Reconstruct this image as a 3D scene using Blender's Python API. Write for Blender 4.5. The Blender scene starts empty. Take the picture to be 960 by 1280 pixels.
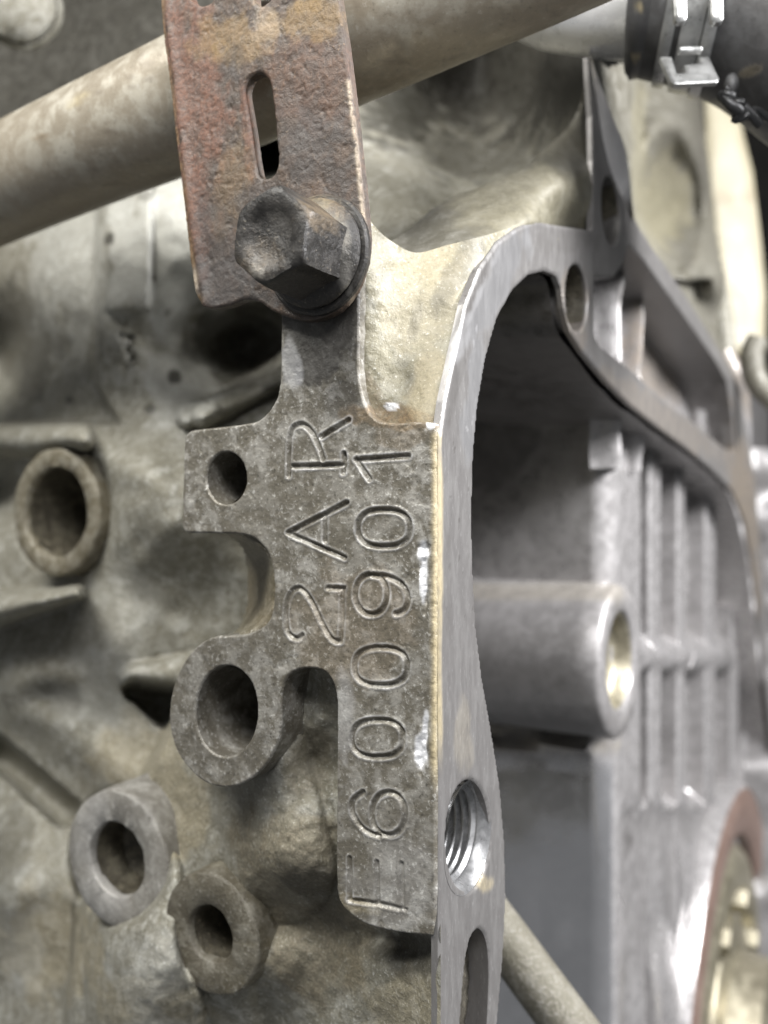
import bpy, math, random
import numpy as np
from mathutils import Vector, Matrix
random.seed(4)
rng = np.random.default_rng(4)
C = bpy.context.scene.collection
SC = bpy.context.scene

# ------------------------------------------------------------------ units and camera
# 1 u = 0.1 mm on the real engine; 1000 u = 1 Blender unit (scale_length 0.1)
S = 0.001
F = 1150.0                     # focal length in photograph pixels
SC.unit_settings.system = 'METRIC'
SC.unit_settings.scale_length = 0.1

cam = bpy.data.cameras.new('camera')
cam.sensor_fit = 'VERTICAL'; cam.sensor_height = 36.0
cam.lens = 36.0 * F / 1280.0
cam.clip_start = 0.01; cam.clip_end = 200
cam.dof.use_dof = True
cam.dof.focus_distance = 1195 * S
cam.dof.aperture_fstop = (cam.lens / 1000) / (19 * S)
camo = bpy.data.objects.new('camera', cam); C.objects.link(camo)
camo.rotation_euler = (math.radians(90), 0, 0)
SC.camera = camo

# ------------------------------------------------------------------ light
w = bpy.data.worlds.new('World'); SC.world = w; w.use_nodes = True
wn = w.node_tree.nodes; wl = w.node_tree.links
bg = wn['Background']
bg.inputs['Color'].default_value = (0.93, 0.96, 1.0, 1)
bg.inputs['Strength'].default_value = 0.2

def area(name, loc, target, sx, sy, power, col):
    l = bpy.data.lights.new(name, 'AREA'); l.shape = 'RECTANGLE'
    l.size = sx * S; l.size_y = sy * S; l.energy = power; l.color = col
    o = bpy.data.objects.new(name, l); C.objects.link(o)
    o.location = Vector(loc) * S
    o.rotation_euler = (Vector(target) * S - o.location).to_track_quat('-Z', 'Y').to_euler()
    return o
area('ceiling_or_fill_lamp', (-1700, -300, 3100), (0, 1400, 0), 2800, 1300, 255, (1.0, 0.985, 0.94))
area('ceiling_or_fill_lamp', (500, -700, 1700), (700, 2000, -500), 1300, 700, 70, (0.98, 0.98, 1.0))  # added fill beside the camera, only to light the inner wall
area('ceiling_or_fill_lamp', (3300, 300, 2000), (1400, 2400, -700), 900, 1500, 540, (0.98, 0.98, 1.0))

SC.view_settings.view_transform = 'Standard'
SC.view_settings.look = 'None'
SC.view_settings.exposure = 0.28
SC.view_settings.gamma = 1.0

# ------------------------------------------------------------------ frames
TH = math.radians(30)
M = np.array([math.cos(TH), -math.sin(TH), 0.0])     # out of the machined flange face
D = np.array([math.sin(TH), math.cos(TH), 0.0])      # into the block, away from the number pad
Z = np.array([0, 0, 1.0])
P0 = np.array([68.0, 1150.0, 0.0])
PD = P0 @ D; PM = P0 @ M

def ray(px, py):
    px = np.asarray(px, float); py = np.asarray(py, float)
    return np.stack([(px - 480) / F, np.ones_like(px * py), (640 - py) / F + 0 * px], -1)
def at(px, py, Y):
    return ray(px, py) * np.asarray(Y, float)[..., None]
def Yb(px, b):                     # depth of the plane b = const (parallel to the pad)
    r = ray(px, 640.0); return (PD + b) / (r @ D)
def Ya(px, a):                     # depth of the plane a = const (parallel to the flange)
    r = ray(px, 640.0); return (PM + a) / (r @ M)
def eng(a, b, z):
    a = np.asarray(a, float)[..., None]; b = np.asarray(b, float)[..., None]; z = np.asarray(z, float)[..., None]
    return P0 + a * M + b * D + z * Z
def on_b(px, py, b=0):             # pixel -> (a, z) on plane b
    p = at(px, py, Yb(px, b)) - P0; return np.stack([p @ M, p @ Z], -1)
def on_a(px, py, a=0):             # pixel -> (b, z) on plane a
    p = at(px, py, Ya(px, a)) - P0; return np.stack([p @ D, p @ Z], -1)
def project(P):
    P = np.asarray(P); return 480 + F * P[..., 0] / P[..., 1], 640 - F * P[..., 2] / P[..., 1]

# ------------------------------------------------------------------ noise
def _hash(i, j, k, s):
    h = (i * 374761393 + j * 668265263 + k * 2147483647 + s * 1274126177) & 0xffffffff
    h = ((h ^ (h >> 13)) * 1274126177) & 0xffffffff
    return ((h ^ (h >> 16)) & 0xffff) / 32767.5 - 1
def vnoise(P, s=0):
    P = np.asarray(P, float); i = np.floor(P).astype(np.int64); f = P - i; f = f * f * (3 - 2 * f)
    r = 0
    for dx in (0, 1):
        for dy in (0, 1):
            for dz in (0, 1):
                wgt = (f[..., 0] if dx else 1 - f[..., 0]) * (f[..., 1] if dy else 1 - f[..., 1]) * (f[..., 2] if dz else 1 - f[..., 2])
                r = r + wgt * _hash(i[..., 0] + dx, i[..., 1] + dy, i[..., 2] + dz, s)
    return r
def fbm(P, size, octv=4, s=0, gain=0.5):
    r = 0; a = 1.0; t = 0
    for o in range(octv):
        r = r + a * vnoise(P / size, s + o * 17); t += a; a *= gain; size = size / 2.03
    return r / t
def smooth(x): x = np.clip(x, 0, 1); return x * x * (3 - 2 * x)

# ------------------------------------------------------------------ objects
def things_prop(o, label=None, cat=None, group=None, kind=None):
    if label: o['label'] = label
    if cat: o['category'] = cat
    if group: o['group'] = group
    if kind: o['kind'] = kind
    return o
def thing(name, label, cat, loc, group=None):
    o = bpy.data.objects.new(name, None); C.objects.link(o)
    o.empty_display_size = 0.02
    o.location = Vector(loc) * S
    return things_prop(o, label, cat, group)
def link_mesh(name, me, mat, parent=None, smooth_=True, label=None):
    if mat is not None: me.materials.append(mat)
    if smooth_: me.polygons.foreach_set('use_smooth', [True] * len(me.polygons))
    o = bpy.data.objects.new(name, me); C.objects.link(o)
    if parent is not None:
        o.parent = parent
        if parent.type == 'EMPTY': o.matrix_parent_inverse = Matrix.Translation(-parent.location)
    if label: o['label'] = label
    return o
TINTS = {}
def mesh(name, V, Fs, mat, parent=None, smooth_=True, tint=None, label=None, sharp=None):
    V = np.asarray(V, float)
    me = bpy.data.meshes.new(name)
    me.from_pydata((V * S).tolist(), [], Fs)
    if tint is not None:
        px, py = project(V)
        T = tint(px, py, V)
    else:
        T = np.zeros((len(V), 4))
    at_ = me.attributes.new('tint', 'FLOAT_COLOR', 'POINT')
    at_.data.foreach_set('color', T.astype(np.float32).ravel())
    me.update()
    o = link_mesh(name, me, mat, parent, smooth_, label)
    if sharp:
        me.set_sharp_from_angle(angle=math.radians(sharp))
    return o

def blobs(*items, base=(0, 0, 0, 0), n=0.5, size=30):
    """stains and painted shade of fixed shape: (cx, cy, rx, ry, angle, channel, strength)"""
    def f(px, py, V):
        T = np.zeros((len(px), 4)); T[:] = base
        nz = fbm(V, size, 4, 9)
        for (cx, cy, rx, ry, an, ch, st) in items:
            c, s = math.cos(math.radians(an)), math.sin(math.radians(an))
            u = ((px - cx) * c + (py - cy) * s) / rx; v = (-(px - cx) * s + (py - cy) * c) / ry
            d = np.sqrt(u * u + v * v)
            T[:, ch] = np.maximum(T[:, ch], st * smooth((1.25 - d + n * nz) / 0.5))
        return np.clip(T, 0, 1)
    return f

# ------------------------------------------------------------------ polygon helpers
def seg_dist(P, loops):
    """nearest boundary point, distance, loop index; P (n,2)"""
    best = np.full(len(P), 1e18); near = np.zeros_like(P); li = np.zeros(len(P), int)
    for k, L in enumerate(loops):
        L = np.asarray(L, float)
        for i in range(len(L)):
            a = L[i]; b = L[(i + 1) % len(L)]; d = b - a; dd = d @ d
            if dd < 1e-12: continue
            t = np.clip(((P - a) @ d) / dd, 0, 1); q = a + t[:, None] * d
            r = ((P - q) ** 2).sum(1); m = r < best
            best[m] = r[m]; near[m] = q[m]; li[m] = k
    return near, np.sqrt(best), li
def inside(P, loops):
    c = np.zeros(len(P), bool)
    for L in loops:
        L = np.asarray(L, float); x, y = P[:, 0], P[:, 1]
        for i in range(len(L)):
            x1, y1 = L[i]; x2, y2 = L[(i + 1) % len(L)]
            if y1 == y2: continue
            m = ((y1 > y) != (y2 > y)) & (x < (x2 - x1) * (y - y1) / (y2 - y1) + x1)
            c ^= m
    return c
def spline(pts, n=6, closed=True):
    """Catmull-Rom through the points"""
    P = np.asarray(pts, float); N = len(P); out = []
    rngi = range(N) if closed else range(N - 1)
    for i in rngi:
        g = (lambda k: P[k % N]) if closed else (lambda k: P[min(max(k, 0), N - 1)])
        p0, p1, p2, p3 = g(i - 1), g(i), g(i + 1), g(i + 2)
        for j in range(n):
            t = j / n
            out.append(0.5 * ((2 * p1) + (-p0 + p2) * t + (2 * p0 - 5 * p1 + 4 * p2 - p3) * t * t + (-p0 + 3 * p1 - 3 * p2 + p3) * t ** 3))
    if not closed: out.append(P[-1])
    return np.array(out)
def roundpoly(pts, r, n=5):
    """straight-sided polygon with rounded corners; pts (x,y) or (x,y,r)"""
    P = [np.array(p[:2], float) for p in pts]; out = []
    for i in range(len(P)):
        rr = pts[i][2] if len(pts[i]) > 2 else r
        a, b, c = P[i - 1], P[i], P[(i + 1) % len(P)]
        la, lc = np.linalg.norm(a - b), np.linalg.norm(c - b)
        k = min(rr, la * .48, lc * .48)
        s, e = b + (a - b) / la * k, b + (c - b) / lc * k
        for j in range(n + 1):
            t = j / n; out.append((1 - t) ** 2 * s + 2 * t * (1 - t) * b + t * t * e)
    return np.array(out)
def ell(cx, cy, rx, ry, n=40, an=0, p=2.0):
    t = np.linspace(0, 2 * math.pi, n, endpoint=False)
    x = rx * np.sign(np.cos(t)) * np.abs(np.cos(t)) ** (2 / p); y = ry * np.sign(np.sin(t)) * np.abs(np.sin(t)) ** (2 / p)
    c, s = math.cos(math.radians(an)), math.sin(math.radians(an))
    return np.stack([cx + x * c - y * s, cy + x * s + y * c], -1)

def plate(name, loops, frame, step, T, bevel, hfn, mat, parent=None, tint=None, label=None, rows=None, back=False):
    """dense plate: loops in (u,v); frame(u,v,h)->xyz; T thickness per loop; hfn(u,v,sdf)->h"""
    loops = [np.asarray(L, float) for L in loops]
    lo = loops[0].min(0) - step; hi = loops[0].max(0) + step
    nu = int((hi[0] - lo[0]) / step) + 2; nv = int((hi[1] - lo[1]) / step) + 2
    U, W = np.meshgrid(lo[0] + np.arange(nu) * step, lo[1] + np.arange(nv) * step, indexing='ij')
    cen = np.stack([U[:-1, :-1] + step / 2, W[:-1, :-1] + step / 2], -1).reshape(-1, 2)
    keep = inside(cen, loops).reshape(nu - 1, nv - 1)
    cnt = np.zeros((nu, nv), int)
    for dx in (0, 1):
        for dy in (0, 1):
            cnt[dx:nu - 1 + dx, dy:nv - 1 + dy] += keep
    used = cnt > 0
    idx = -np.ones((nu, nv), int); idx[used] = np.arange(used.sum())
    P = np.stack([U[used], W[used]], -1); bnd = (cnt[used] < 4)
    near, dist, li = seg_dist(P, loops)
    P[bnd] = near[bnd]; dist[bnd] = 0
    i, j = np.nonzero(keep)
    Fq = np.stack([idx[i, j], idx[i + 1, j], idx[i + 1, j + 1], idx[i, j + 1]], -1)
    h = hfn(P[:, 0], P[:, 1], dist)
    if bevel > 0:
        s = np.clip(dist, 0, bevel); h = h - (bevel - np.sqrt(np.maximum(bevel ** 2 - (bevel - s) ** 2, 0)))
    V = [frame(P[:, 0], P[:, 1], h)]
    faces = Fq.tolist()
    # sides
    E = np.concatenate([Fq[:, [0, 1]], Fq[:, [1, 2]], Fq[:, [2, 3]], Fq[:, [3, 0]]])
    key = np.sort(E, 1); _, inv, c = np.unique(key, axis=0, return_inverse=True, return_counts=True)
    inv = inv.ravel()
    B = E[c[inv] == 1]
    bv = np.unique(B); remap = -np.ones(len(P), int); remap[bv] = np.arange(len(bv))
    Tl = np.array([(T[k] if hasattr(T, '__len__') else T) if not callable(T[k] if hasattr(T, '__len__') else T) else 0 for k in range(len(loops))], float)[li[bv]]
    if hasattr(T, '__len__') and callable(T[0]): Tl = np.where(li[bv] == 0, T[0](P[bv, 0], P[bv, 1]), Tl)
    base = len(P); nr = rows or 6
    for r in range(nr + 1):
        t = r / nr
        hh = h[bv] - Tl * t
        V.append(frame(P[bv, 0], P[bv, 1], hh))
    b0 = remap[B[:, 0]]; b1 = remap[B[:, 1]]; nb = len(bv)
    for r in range(nr):
        o0 = base + r * nb; o1 = o0 + nb
        faces += np.stack([b0 + o0, b0 + o1, b1 + o1, b1 + o0], -1).tolist()
    if back:
        o = base + (nr + 1) * nb
        V.append(frame(P[:, 0], P[:, 1], -np.full(len(P), float(Tl.max())) + h * 0))
        faces += (Fq[:, ::-1] + o).tolist()
    return mesh(name, np.concatenate(V), faces, mat, parent, True, tint, label)

def basis(axis):
    ax = np.asarray(axis, float); ax = ax / np.linalg.norm(ax)
    u = np.cross(ax, Z if abs(ax[2]) < 0.9 else np.array([1.0, 0, 0])); u /= np.linalg.norm(u)
    return ax, u, np.cross(ax, u)
def lathe(name, prof, cen, axis, mat, parent=None, seg=72, wob=0.0, tint=None, label=None, cap0=False, cap1=False, sharp=40, wsize=60, arc=None, phase=0):
    """prof: (radius, height along axis)"""
    ax, u, v = basis(axis); prof = np.asarray(prof, float); cen = np.asarray(cen, float)
    full = arc is None
    ts = np.linspace(0, 2 * math.pi, seg, endpoint=False) if full else np.linspace(arc[0], arc[1], seg)
    ts = ts + phase
    dirs = np.cos(ts)[:, None] * u + np.sin(ts)[:, None] * v
    V = cen + prof[:, 0][:, None, None] * dirs[None] + prof[:, 1][:, None, None] * ax
    V = V.reshape(-1, 3)
    if wob:
        nz = fbm(V, wsize, 3, 5); rd = np.tile(dirs, (len(prof), 1)); V = V + rd * (nz * wob)[:, None] + ax * (fbm(V, wsize, 3, 8) * wob * .5)[:, None]
    n = len(prof); fs = []
    for r in range(n - 1):
        for k in range(seg if full else seg - 1):
            k2 = (k + 1) % seg
            fs.append((r * seg + k, r * seg + k2, (r + 1) * seg + k2, (r + 1) * seg + k))
    if cap0: fs.append(tuple(range(seg))[::-1])
    if cap1: fs.append(tuple((n - 1) * seg + k for k in range(seg)))
    return mesh(name, V, fs, mat, parent, True, tint, label, sharp)
def tube(name, pts, rad, mat, parent=None, seg=40, n=10, caps=True, wob=0, tint=None, label=None, flat=1.0):
    pts = np.asarray(pts, float); rad = np.asarray(rad if hasattr(rad, '__len__') else [rad] * len(pts), float)
    Q = spline(np.concatenate([pts, rad[:, None]], 1), n, False)
    P = Q[:, :3]; R = Q[:, 3]
    T = np.gradient(P, axis=0); T /= np.linalg.norm(T, axis=1)[:, None]
    u = np.cross(T[0], Z); u /= np.linalg.norm(u); V = []
    ts = np.linspace(0, 2 * math.pi, seg, endpoint=False)
    for k in range(len(P)):
        u = u - (u @ T[k]) * T[k]; u /= np.linalg.norm(u); v = np.cross(T[k], u)
        V.append(P[k] + R[k] * (np.cos(ts)[:, None] * u + flat * np.sin(ts)[:, None] * v))
    V = np.concatenate(V)
    if wob: V = V + (fbm(V, 40, 4, 3) * wob)[:, None] * np.array([0, -.6, .8])
    fs = [(r * seg + k, r * seg + (k + 1) % seg, (r + 1) * seg + (k + 1) % seg, (r + 1) * seg + k) for r in range(len(P) - 1) for k in range(seg)]
    if caps:
        fs.append(tuple(range(seg))[::-1]); fs.append(tuple((len(P) - 1) * seg + k for k in range(seg)))
    return mesh(name, V, fs, mat, parent, True, tint, label, 50)

# ------------------------------------------------------------------ materials
def mat_cast(name, base, dark, light, s=1.0, metal=0.35, rough=0.5, bump=0.25, speck=0.35, pits=0.3, big=0.5,
             rust=(0.17, 0.12, 0.065), bare=(0.62, 0.62, 0.63), grime_shade=(0.035, 0.032, 0.028), yellow=(0.33, 0.275, 0.165), coat=0.0, rvar=0.2, streak=None, slo=0.58, bmet=0.9, brgh=.25):
    m = bpy.data.materials.new(name); m.use_nodes = True
    nt = m.node_tree; N = nt.nodes; L = nt.links; bs = N['Principled BSDF']
    tc = N.new('ShaderNodeTexCoord'); mp = N.new('ShaderNodeMapping'); L.new(tc.outputs['Object'], mp.inputs['Vector'])
    if streak: mp.inputs['Scale'].default_value = streak
    def noise(scale, det=6, rgh=0.6, dist=0.0):
        n = N.new('ShaderNodeTexNoise'); n.inputs['Scale'].default_value = scale * s; n.inputs['Detail'].default_value = det
        n.inputs['Roughness'].default_value = rgh; n.inputs['Distortion'].default_value = dist; L.new(mp.outputs[0], n.inputs['Vector']); return n.outputs['Fac']
    def ramp(src, a, b, lo=0.0, hi=1.0):
        r = N.new('ShaderNodeMapRange'); r.interpolation_type = 'SMOOTHSTEP'
        for k, v_ in (('From Min', a), ('From Max', b), ('To Min', lo), ('To Max', hi)): r.inputs[k].default_value = v_
        L.new(src, r.inputs['Value']); return r.outputs[0]
    def mix(f, a, b):
        x = N.new('ShaderNodeMix'); x.data_type = 'RGBA'
        if isinstance(f, float): x.inputs[0].default_value = f
        else: L.new(f, x.inputs[0])
        for sck, val in ((6, a), (7, b)):
            if isinstance(val, tuple): x.inputs[sck].default_value = (*val, 1)
            else: L.new(val, x.inputs[sck])
        return x.outputs[2]
    def math_(op, a, b=None, clamp=False):
        x = N.new('ShaderNodeMath'); x.operation = op; x.use_clamp = clamp
        for k, v_ in ((0, a), (1, b)):
            if v_ is None: continue
            if isinstance(v_, (int, float)): x.inputs[k].default_value = v_
            else: L.new(v_, x.inputs[k])
        return x.outputs[0]
    nb = noise(9, 5, 0.6, 0.6); nm = noise(45, 6, 0.65, 0.3); nf = noise(190, 4, 0.7)
    col = mix(ramp(nb, 0.5 - .18, 0.5 + .18, 0, big), base, dark)
    col = mix(ramp(nm, 0.42, 0.62, 0, 0.75), dark if big < .99 else base, col)
    sp = ramp(nf, slo, slo + .12, 0, speck); col = mix(sp, col, light)
    pt = ramp(nf, 0.42, 0.30, 0, pits); col = mix(pt, col, tuple(c * .35 for c in dark))
    an = N.new('ShaderNodeAttribute'); an.attribute_name = 'tint'
    sep = N.new('ShaderNodeSeparateColor'); L.new(an.outputs['Color'], sep.inputs[0])
    brk = ramp(nm, 0.35, 0.6, 0.45, 1.0)
    rF = math_('MULTIPLY', sep.outputs[0], brk); col = mix(rF, col, mix(ramp(nf, .4, .6), tuple(c * .6 for c in rust), rust))
    yF = math_('MULTIPLY', an.outputs['Alpha'], ramp(nm, 0.3, 0.5, 0.6, 1.0)); col = mix(yF, col, mix(ramp(nf, .35, .6), tuple(c * .75 for c in yellow), yellow))
    gF = math_('MULTIPLY', sep.outputs[2], ramp(nm, 0.3, 0.6, 1.0, 0.85)); col = mix(gF, col, grime_shade)  # dark tint holds real grime as well as painted shade
    bF = sep.outputs[1]; col = mix(bF, col, bare)
    L.new(col, bs.inputs['Base Color'])
    cover = math_('ADD', math_('ADD', rF, gF), yF, True)
    mt = math_('MULTIPLY', metal, math_('SUBTRACT', 1.0, math_('MULTIPLY', cover, .85)))
    mt = math_('ADD', mt, math_('MULTIPLY', bF, bmet - metal * .5), True); L.new(mt, bs.inputs['Metallic'])
    rg = math_('ADD', ramp(nm, .3, .7, rough - rvar / 2, rough + rvar / 2), math_('MULTIPLY', cover, .12))
    rg = math_('SUBTRACT', rg, math_('MULTIPLY', bF, brgh)); L.new(rg, bs.inputs['Roughness'])
    hgt = math_('ADD', math_('MULTIPLY', nm, 0.6), math_('MULTIPLY', nf, 0.4))
    bp = N.new('ShaderNodeBump'); bp.inputs['Strength'].default_value = bump; bp.inputs['Distance'].default_value = 6 * S / s
    L.new(hgt, bp.inputs['Height']); L.new(bp.outputs[0], bs.inputs['Normal'])
    if coat: bs.inputs['Coat Weight'].default_value = coat; bs.inputs['Coat Roughness'].default_value = .3
    return m

pad_m = mat_cast('dirty_cast_aluminium', (0.33, 0.32, 0.292), (0.115, 0.104, 0.082), (0.68, 0.67, 0.63), s=.85, metal=.3, rough=.42, bump=.45, speck=.34, pits=.75, big=.75, bare=(.78, .78, .79), slo=.555, bmet=.45, brgh=0.0)
web_m = mat_cast('sandy_cast_aluminium', (0.29, 0.28, 0.235), (0.17, 0.155, 0.105), (0.66, 0.65, 0.60), s=1.15, metal=.15, rough=.5, bump=.5, speck=.5, pits=.6, big=.6)
wall_m = mat_cast('rough_cast_wall', (0.34, 0.335, 0.30), (0.17, 0.16, 0.125), (0.54, 0.54, 0.51), s=1.0, metal=.15, rough=.5, bump=.85, speck=.6, pits=.8, big=.75, rust=(0.15, 0.125, 0.08), grime_shade=(.022, .020, .016), slo=.56, bare=(.50, .50, .47), bmet=.2, brgh=.0)
low_m = mat_cast('greasy_cast_wall', (0.25, 0.235, 0.19), (0.11, 0.095, 0.062), (0.50, 0.48, 0.42), s=.9, metal=.2, rough=.42, bump=.7, speck=.5, pits=.6, big=.7, rust=(0.14, 0.11, 0.065), slo=.56)
mach_m = mat_cast('machined_face', (0.215, 0.208, 0.20), (0.17, 0.162, 0.156), (0.52, 0.51, 0.5), s=.9, metal=.5, rough=.40, bump=.03, speck=.22, pits=.25, big=.45, rvar=.08, streak=(1.6, 1.6, .45))
inner_m = mat_cast('clean_cast_aluminium', (0.39, 0.375, 0.37), (0.31, 0.298, 0.292), (0.62, 0.61, 0.61), s=.7, metal=.5, rough=.32, bump=.10, speck=.15, pits=.2, big=.4, grime_shade=(0.028, 0.025, 0.022))
rust_m = mat_cast('rusty_steel', (0.098, 0.062, 0.040), (0.045, 0.033, 0.025), (0.25, 0.17, 0.10), s=1.1, metal=.2, rough=.5, bump=.6, speck=.4, pits=.5, big=.8, rust=(0.125, 0.058, 0.035), yellow=(0.18, 0.115, 0.045), grime_shade=(0.035, 0.031, 0.029), bare=(.5, .42, .32))
bolt_m = mat_cast('blackened_steel', (0.038, 0.034, 0.030), (0.013, 0.012, 0.011), (0.30, 0.26, 0.2), s=1.0, metal=.35, rough=.42, bump=.5, speck=.3, pits=.6, big=.7, bare=(.42, .40, .36))
pipe_m = mat_cast('pale_coated_pipe', (0.42, 0.395, 0.33), (0.27, 0.235, 0.18), (0.62, 0.60, 0.55), s=.5, metal=.25, rough=.36, bump=.10, speck=.25, pits=.35, big=.4, grime_shade=(0.09, 0.07, 0.05))
bore_m = mat_cast('oily_bore', (0.14, 0.125, 0.09), (0.05, 0.044, 0.032), (0.42, 0.36, 0.24), s=1.0, metal=.2, rough=.4, bump=.8, speck=.45, pits=.6, big=.7)
silver_m = mat_cast('bright_steel_tube', (0.72, 0.72, 0.72), (0.6, 0.6, 0.6), (0.75, 0.75, 0.75), s=.4, metal=.45, rough=.28, bump=.05, speck=.1, pits=.08, big=.4)
rubber_m = mat_cast('black_rubber', (0.075, 0.075, 0.075), (0.045, 0.044, 0.044), (0.09, 0.09, 0.09), s=.7, metal=0, rough=.5, bump=.15, speck=.15, pits=.2, big=.4, bare=(.3, .27, .22))
olive_m = mat_cast('dull_cast_aluminium', (0.17, 0.163, 0.138), (0.105, 0.098, 0.076), (0.34, 0.33, 0.30), s=.6, metal=.15, rough=.5, bump=.3, speck=.25, pits=.3, big=.6, yellow=(0.20, 0.18, 0.11))
chalk_m = mat_cast('chalky_cast_aluminium', (0.31, 0.30, 0.275), (0.17, 0.16, 0.14), (0.56, 0.55, 0.52), s=.9, metal=.15, rough=.5, bump=.5, speck=.5, pits=.6, big=.6)
edge_m = mat_cast('bright_cast_edge', (0.70, 0.68, 0.67), (0.6, 0.58, 0.57), (0.8, 0.8, 0.8), s=.6, metal=.1, rough=.4, bump=.1, speck=.1, pits=.1, big=.3)  # pale base stands in for light kept off the sharp rib
zinc_m = mat_cast('zinc_clamp', (0.50, 0.50, 0.49), (0.33, 0.33, 0.32), (0.7, 0.7, 0.7), s=.8, metal=.7, rough=.35, bump=.06, speck=.1, pits=.25, big=.5)
thread_m = mat_cast('cut_thread', (0.34, 0.34, 0.34), (0.20, 0.20, 0.20), (0.6, 0.6, 0.6), s=.8, metal=.6, rough=.34, bump=.1, speck=.1, pits=.1, big=.4)
brass_m = mat_cast('brassy_steel', (0.40, 0.37, 0.28), (0.26, 0.235, 0.17), (0.7, 0.67, 0.55), s=.5, metal=.7, rough=.42, bump=.05, speck=.1, pits=.1, big=.5)
seal_m = mat_cast('brown_seal', (0.23, 0.165, 0.14), (0.15, 0.10, 0.08), (0.4, 0.33, 0.28), s=.3, metal=.1, rough=.45, bump=.1, speck=.1, pits=.1, big=.5)
cream_m = mat_cast('cream_paint', (0.33, 0.30, 0.215), (0.28, 0.25, 0.17), (0.38, 0.35, 0.28), s=.1, metal=0, rough=.5, bump=.02, speck=.05, pits=0.0, big=.4)
black_m = mat_cast('black_plastic', (0.02, 0.02, 0.02), (0.012, 0.012, 0.012), (0.08, 0.08, 0.08), s=.8, metal=0, rough=.35, bump=.2, speck=.1, pits=.1, big=.4)
back_m = mat_cast('dark_engine_bay', (0.010, 0.009, 0.008), (0.004, 0.004, 0.0035), (0.02, 0.02, 0.018), s=.08, metal=0, rough=.9, bump=.2, speck=.1, pits=.1, big=.6)
back_m.node_tree.nodes['Principled BSDF'].inputs['Specular IOR Level'].default_value = .1

# ================================================================== SETTING
def backdrop():
    P = [at(-500, 640, 3600), at(-200, 640, 4200), at(480, 640, 5200), at(1300, 640, 6000), at(1700, 640, 5200)]
    P = spline(P, 8, False); V = []; zs = np.linspace(-5200, 5200, 30)
    for p in P:
        for z in zs: V.append((p[0], p[1] + 120 * math.sin(z / 700 + p[0] / 500), z))
    n = len(zs)
    mesh('background', V, [(i * n + j, (i + 1) * n + j, (i + 1) * n + j + 1, i * n + j + 1) for i in range(len(P) - 1) for j in range(n - 1)], back_m)['kind'] = 'structure'
backdrop()

# ================================================================== ENGINE BLOCK
block = thing('engine_block', 'cast aluminium engine block with stamped number pad and machined flange face', 'engine', eng(0., 0., -1200.))

# ---------------------------------------------------------------- number pad with the stamped characters
def padfr(u, v, h): return eng(u, -np.asarray(h, float), v)
pad_px = np.concatenate([
    [(365, 305), (352, 330), (351, 400), (350, 468)],
    spline([(350, 468), (347, 492), (337, 512), (322, 526), (305, 530)], 5, False)[1:],
    roundpoly([(300, 531, 1), (230, 539, 12), (227, 666, 10), (292, 667, 1)], 10)[3:-3],
    spline([(294, 667), (316, 672), (333, 690), (341, 717), (341, 757), (332, 780), (310, 792), (284, 795)], 5, False),
    [(282 + 70 * math.cos(t) * (1 + .02 * math.sin(3 * t)), 889 + 95 * math.sin(t)) for t in np.linspace(-math.pi / 2 - .12, -2 * math.pi + .17, 54)],
    spline([(352, 868), (357, 850), (368, 839), (386, 835), (404, 839), (416, 853), (421, 876)], 5, False),
    [(421, 960), (420, 1050)],
    spline([(420, 1095), (421, 1117), (428, 1134), (444, 1149), (466, 1159), (500, 1166), (540, 1170)], 5, False),
    [(545, 1140), (546, 1100), (546.5, 1000), (546.5, 800), (546.5, 640), (546.5, 540)],
    spline([(545, 529), (520, 527), (490, 529), (470, 524), (458, 510), (451, 488), (448, 460)], 5, False),
    [(448, 400), (449, 330), (440, 305)],
])
L0 = on_b(pad_px[:, 0], pad_px[:, 1])
def pxloop(pts): pts = np.asarray(pts); return on_b(pts[:, 0], pts[:, 1])
h1 = pxloop(ell(282.5, 597.5, 25, 33)); h2 = pxloop(ell(283, 889, 39, 57, 60))
strokes = []
def ch(depth, *polys):
    for p in polys:
        p = np.asarray(p, float); strokes.append((on_b(p[:, 0], p[:, 1]), depth))
def eo(cx, cy, rx, ry, p=2.5, an=0): e = ell(cx, cy, rx, ry, 26, an, p); return np.concatenate([e, e[:1]])
ch(1.0, [(361, 583), (431, 581)], [(430, 567), (431, 578), (429, 591)], [(361, 595), (361, 570), (362, 548)],
   spline([(362, 548), (366, 535), (377, 530), (388, 538), (397, 554), (404, 574)], 4, False), [(401, 546), (436, 525)])
ch(1.0, [(445, 574.5), (510, 570)], [(446, 575), (462, 599)])
ch(1.0, [(434, 628), (360, 666), (431, 697)], [(406, 643), (406, 677)])
ch(1.1, eo(480, 660, 32.5, 23))
ch(.75, [(409, 735), (430, 735)], [(428, 736), (426, 801)], spline([(425, 802), (415, 799), (405, 784), (393, 759), (382, 741), (371, 735), (361, 745), (357, 767), (360, 790), (370, 798), (378, 794)], 4, False))
ch(1.0, eo(464, 743, 20, 25, 2.1), spline([(467, 719), (486, 721), (503, 731), (510, 748), (506, 762), (495, 767)], 4, False))
ch(.85, eo(476, 833, 33, 23.5))
ch(.9, eo(472, 923, 32, 23))
ch(.9, eo(486, 1017, 21, 27, 2.1), spline([(474, 1045), (455, 1037), (442, 1019), (441, 1001), (454, 990)], 4, False))
ch(.75, [(436, 1125), (475, 1130), (507, 1137)], [(437, 1073), (437, 1124)], [(471, 1078), (472, 1128)], [(502, 1080), (503, 1134)])
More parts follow.
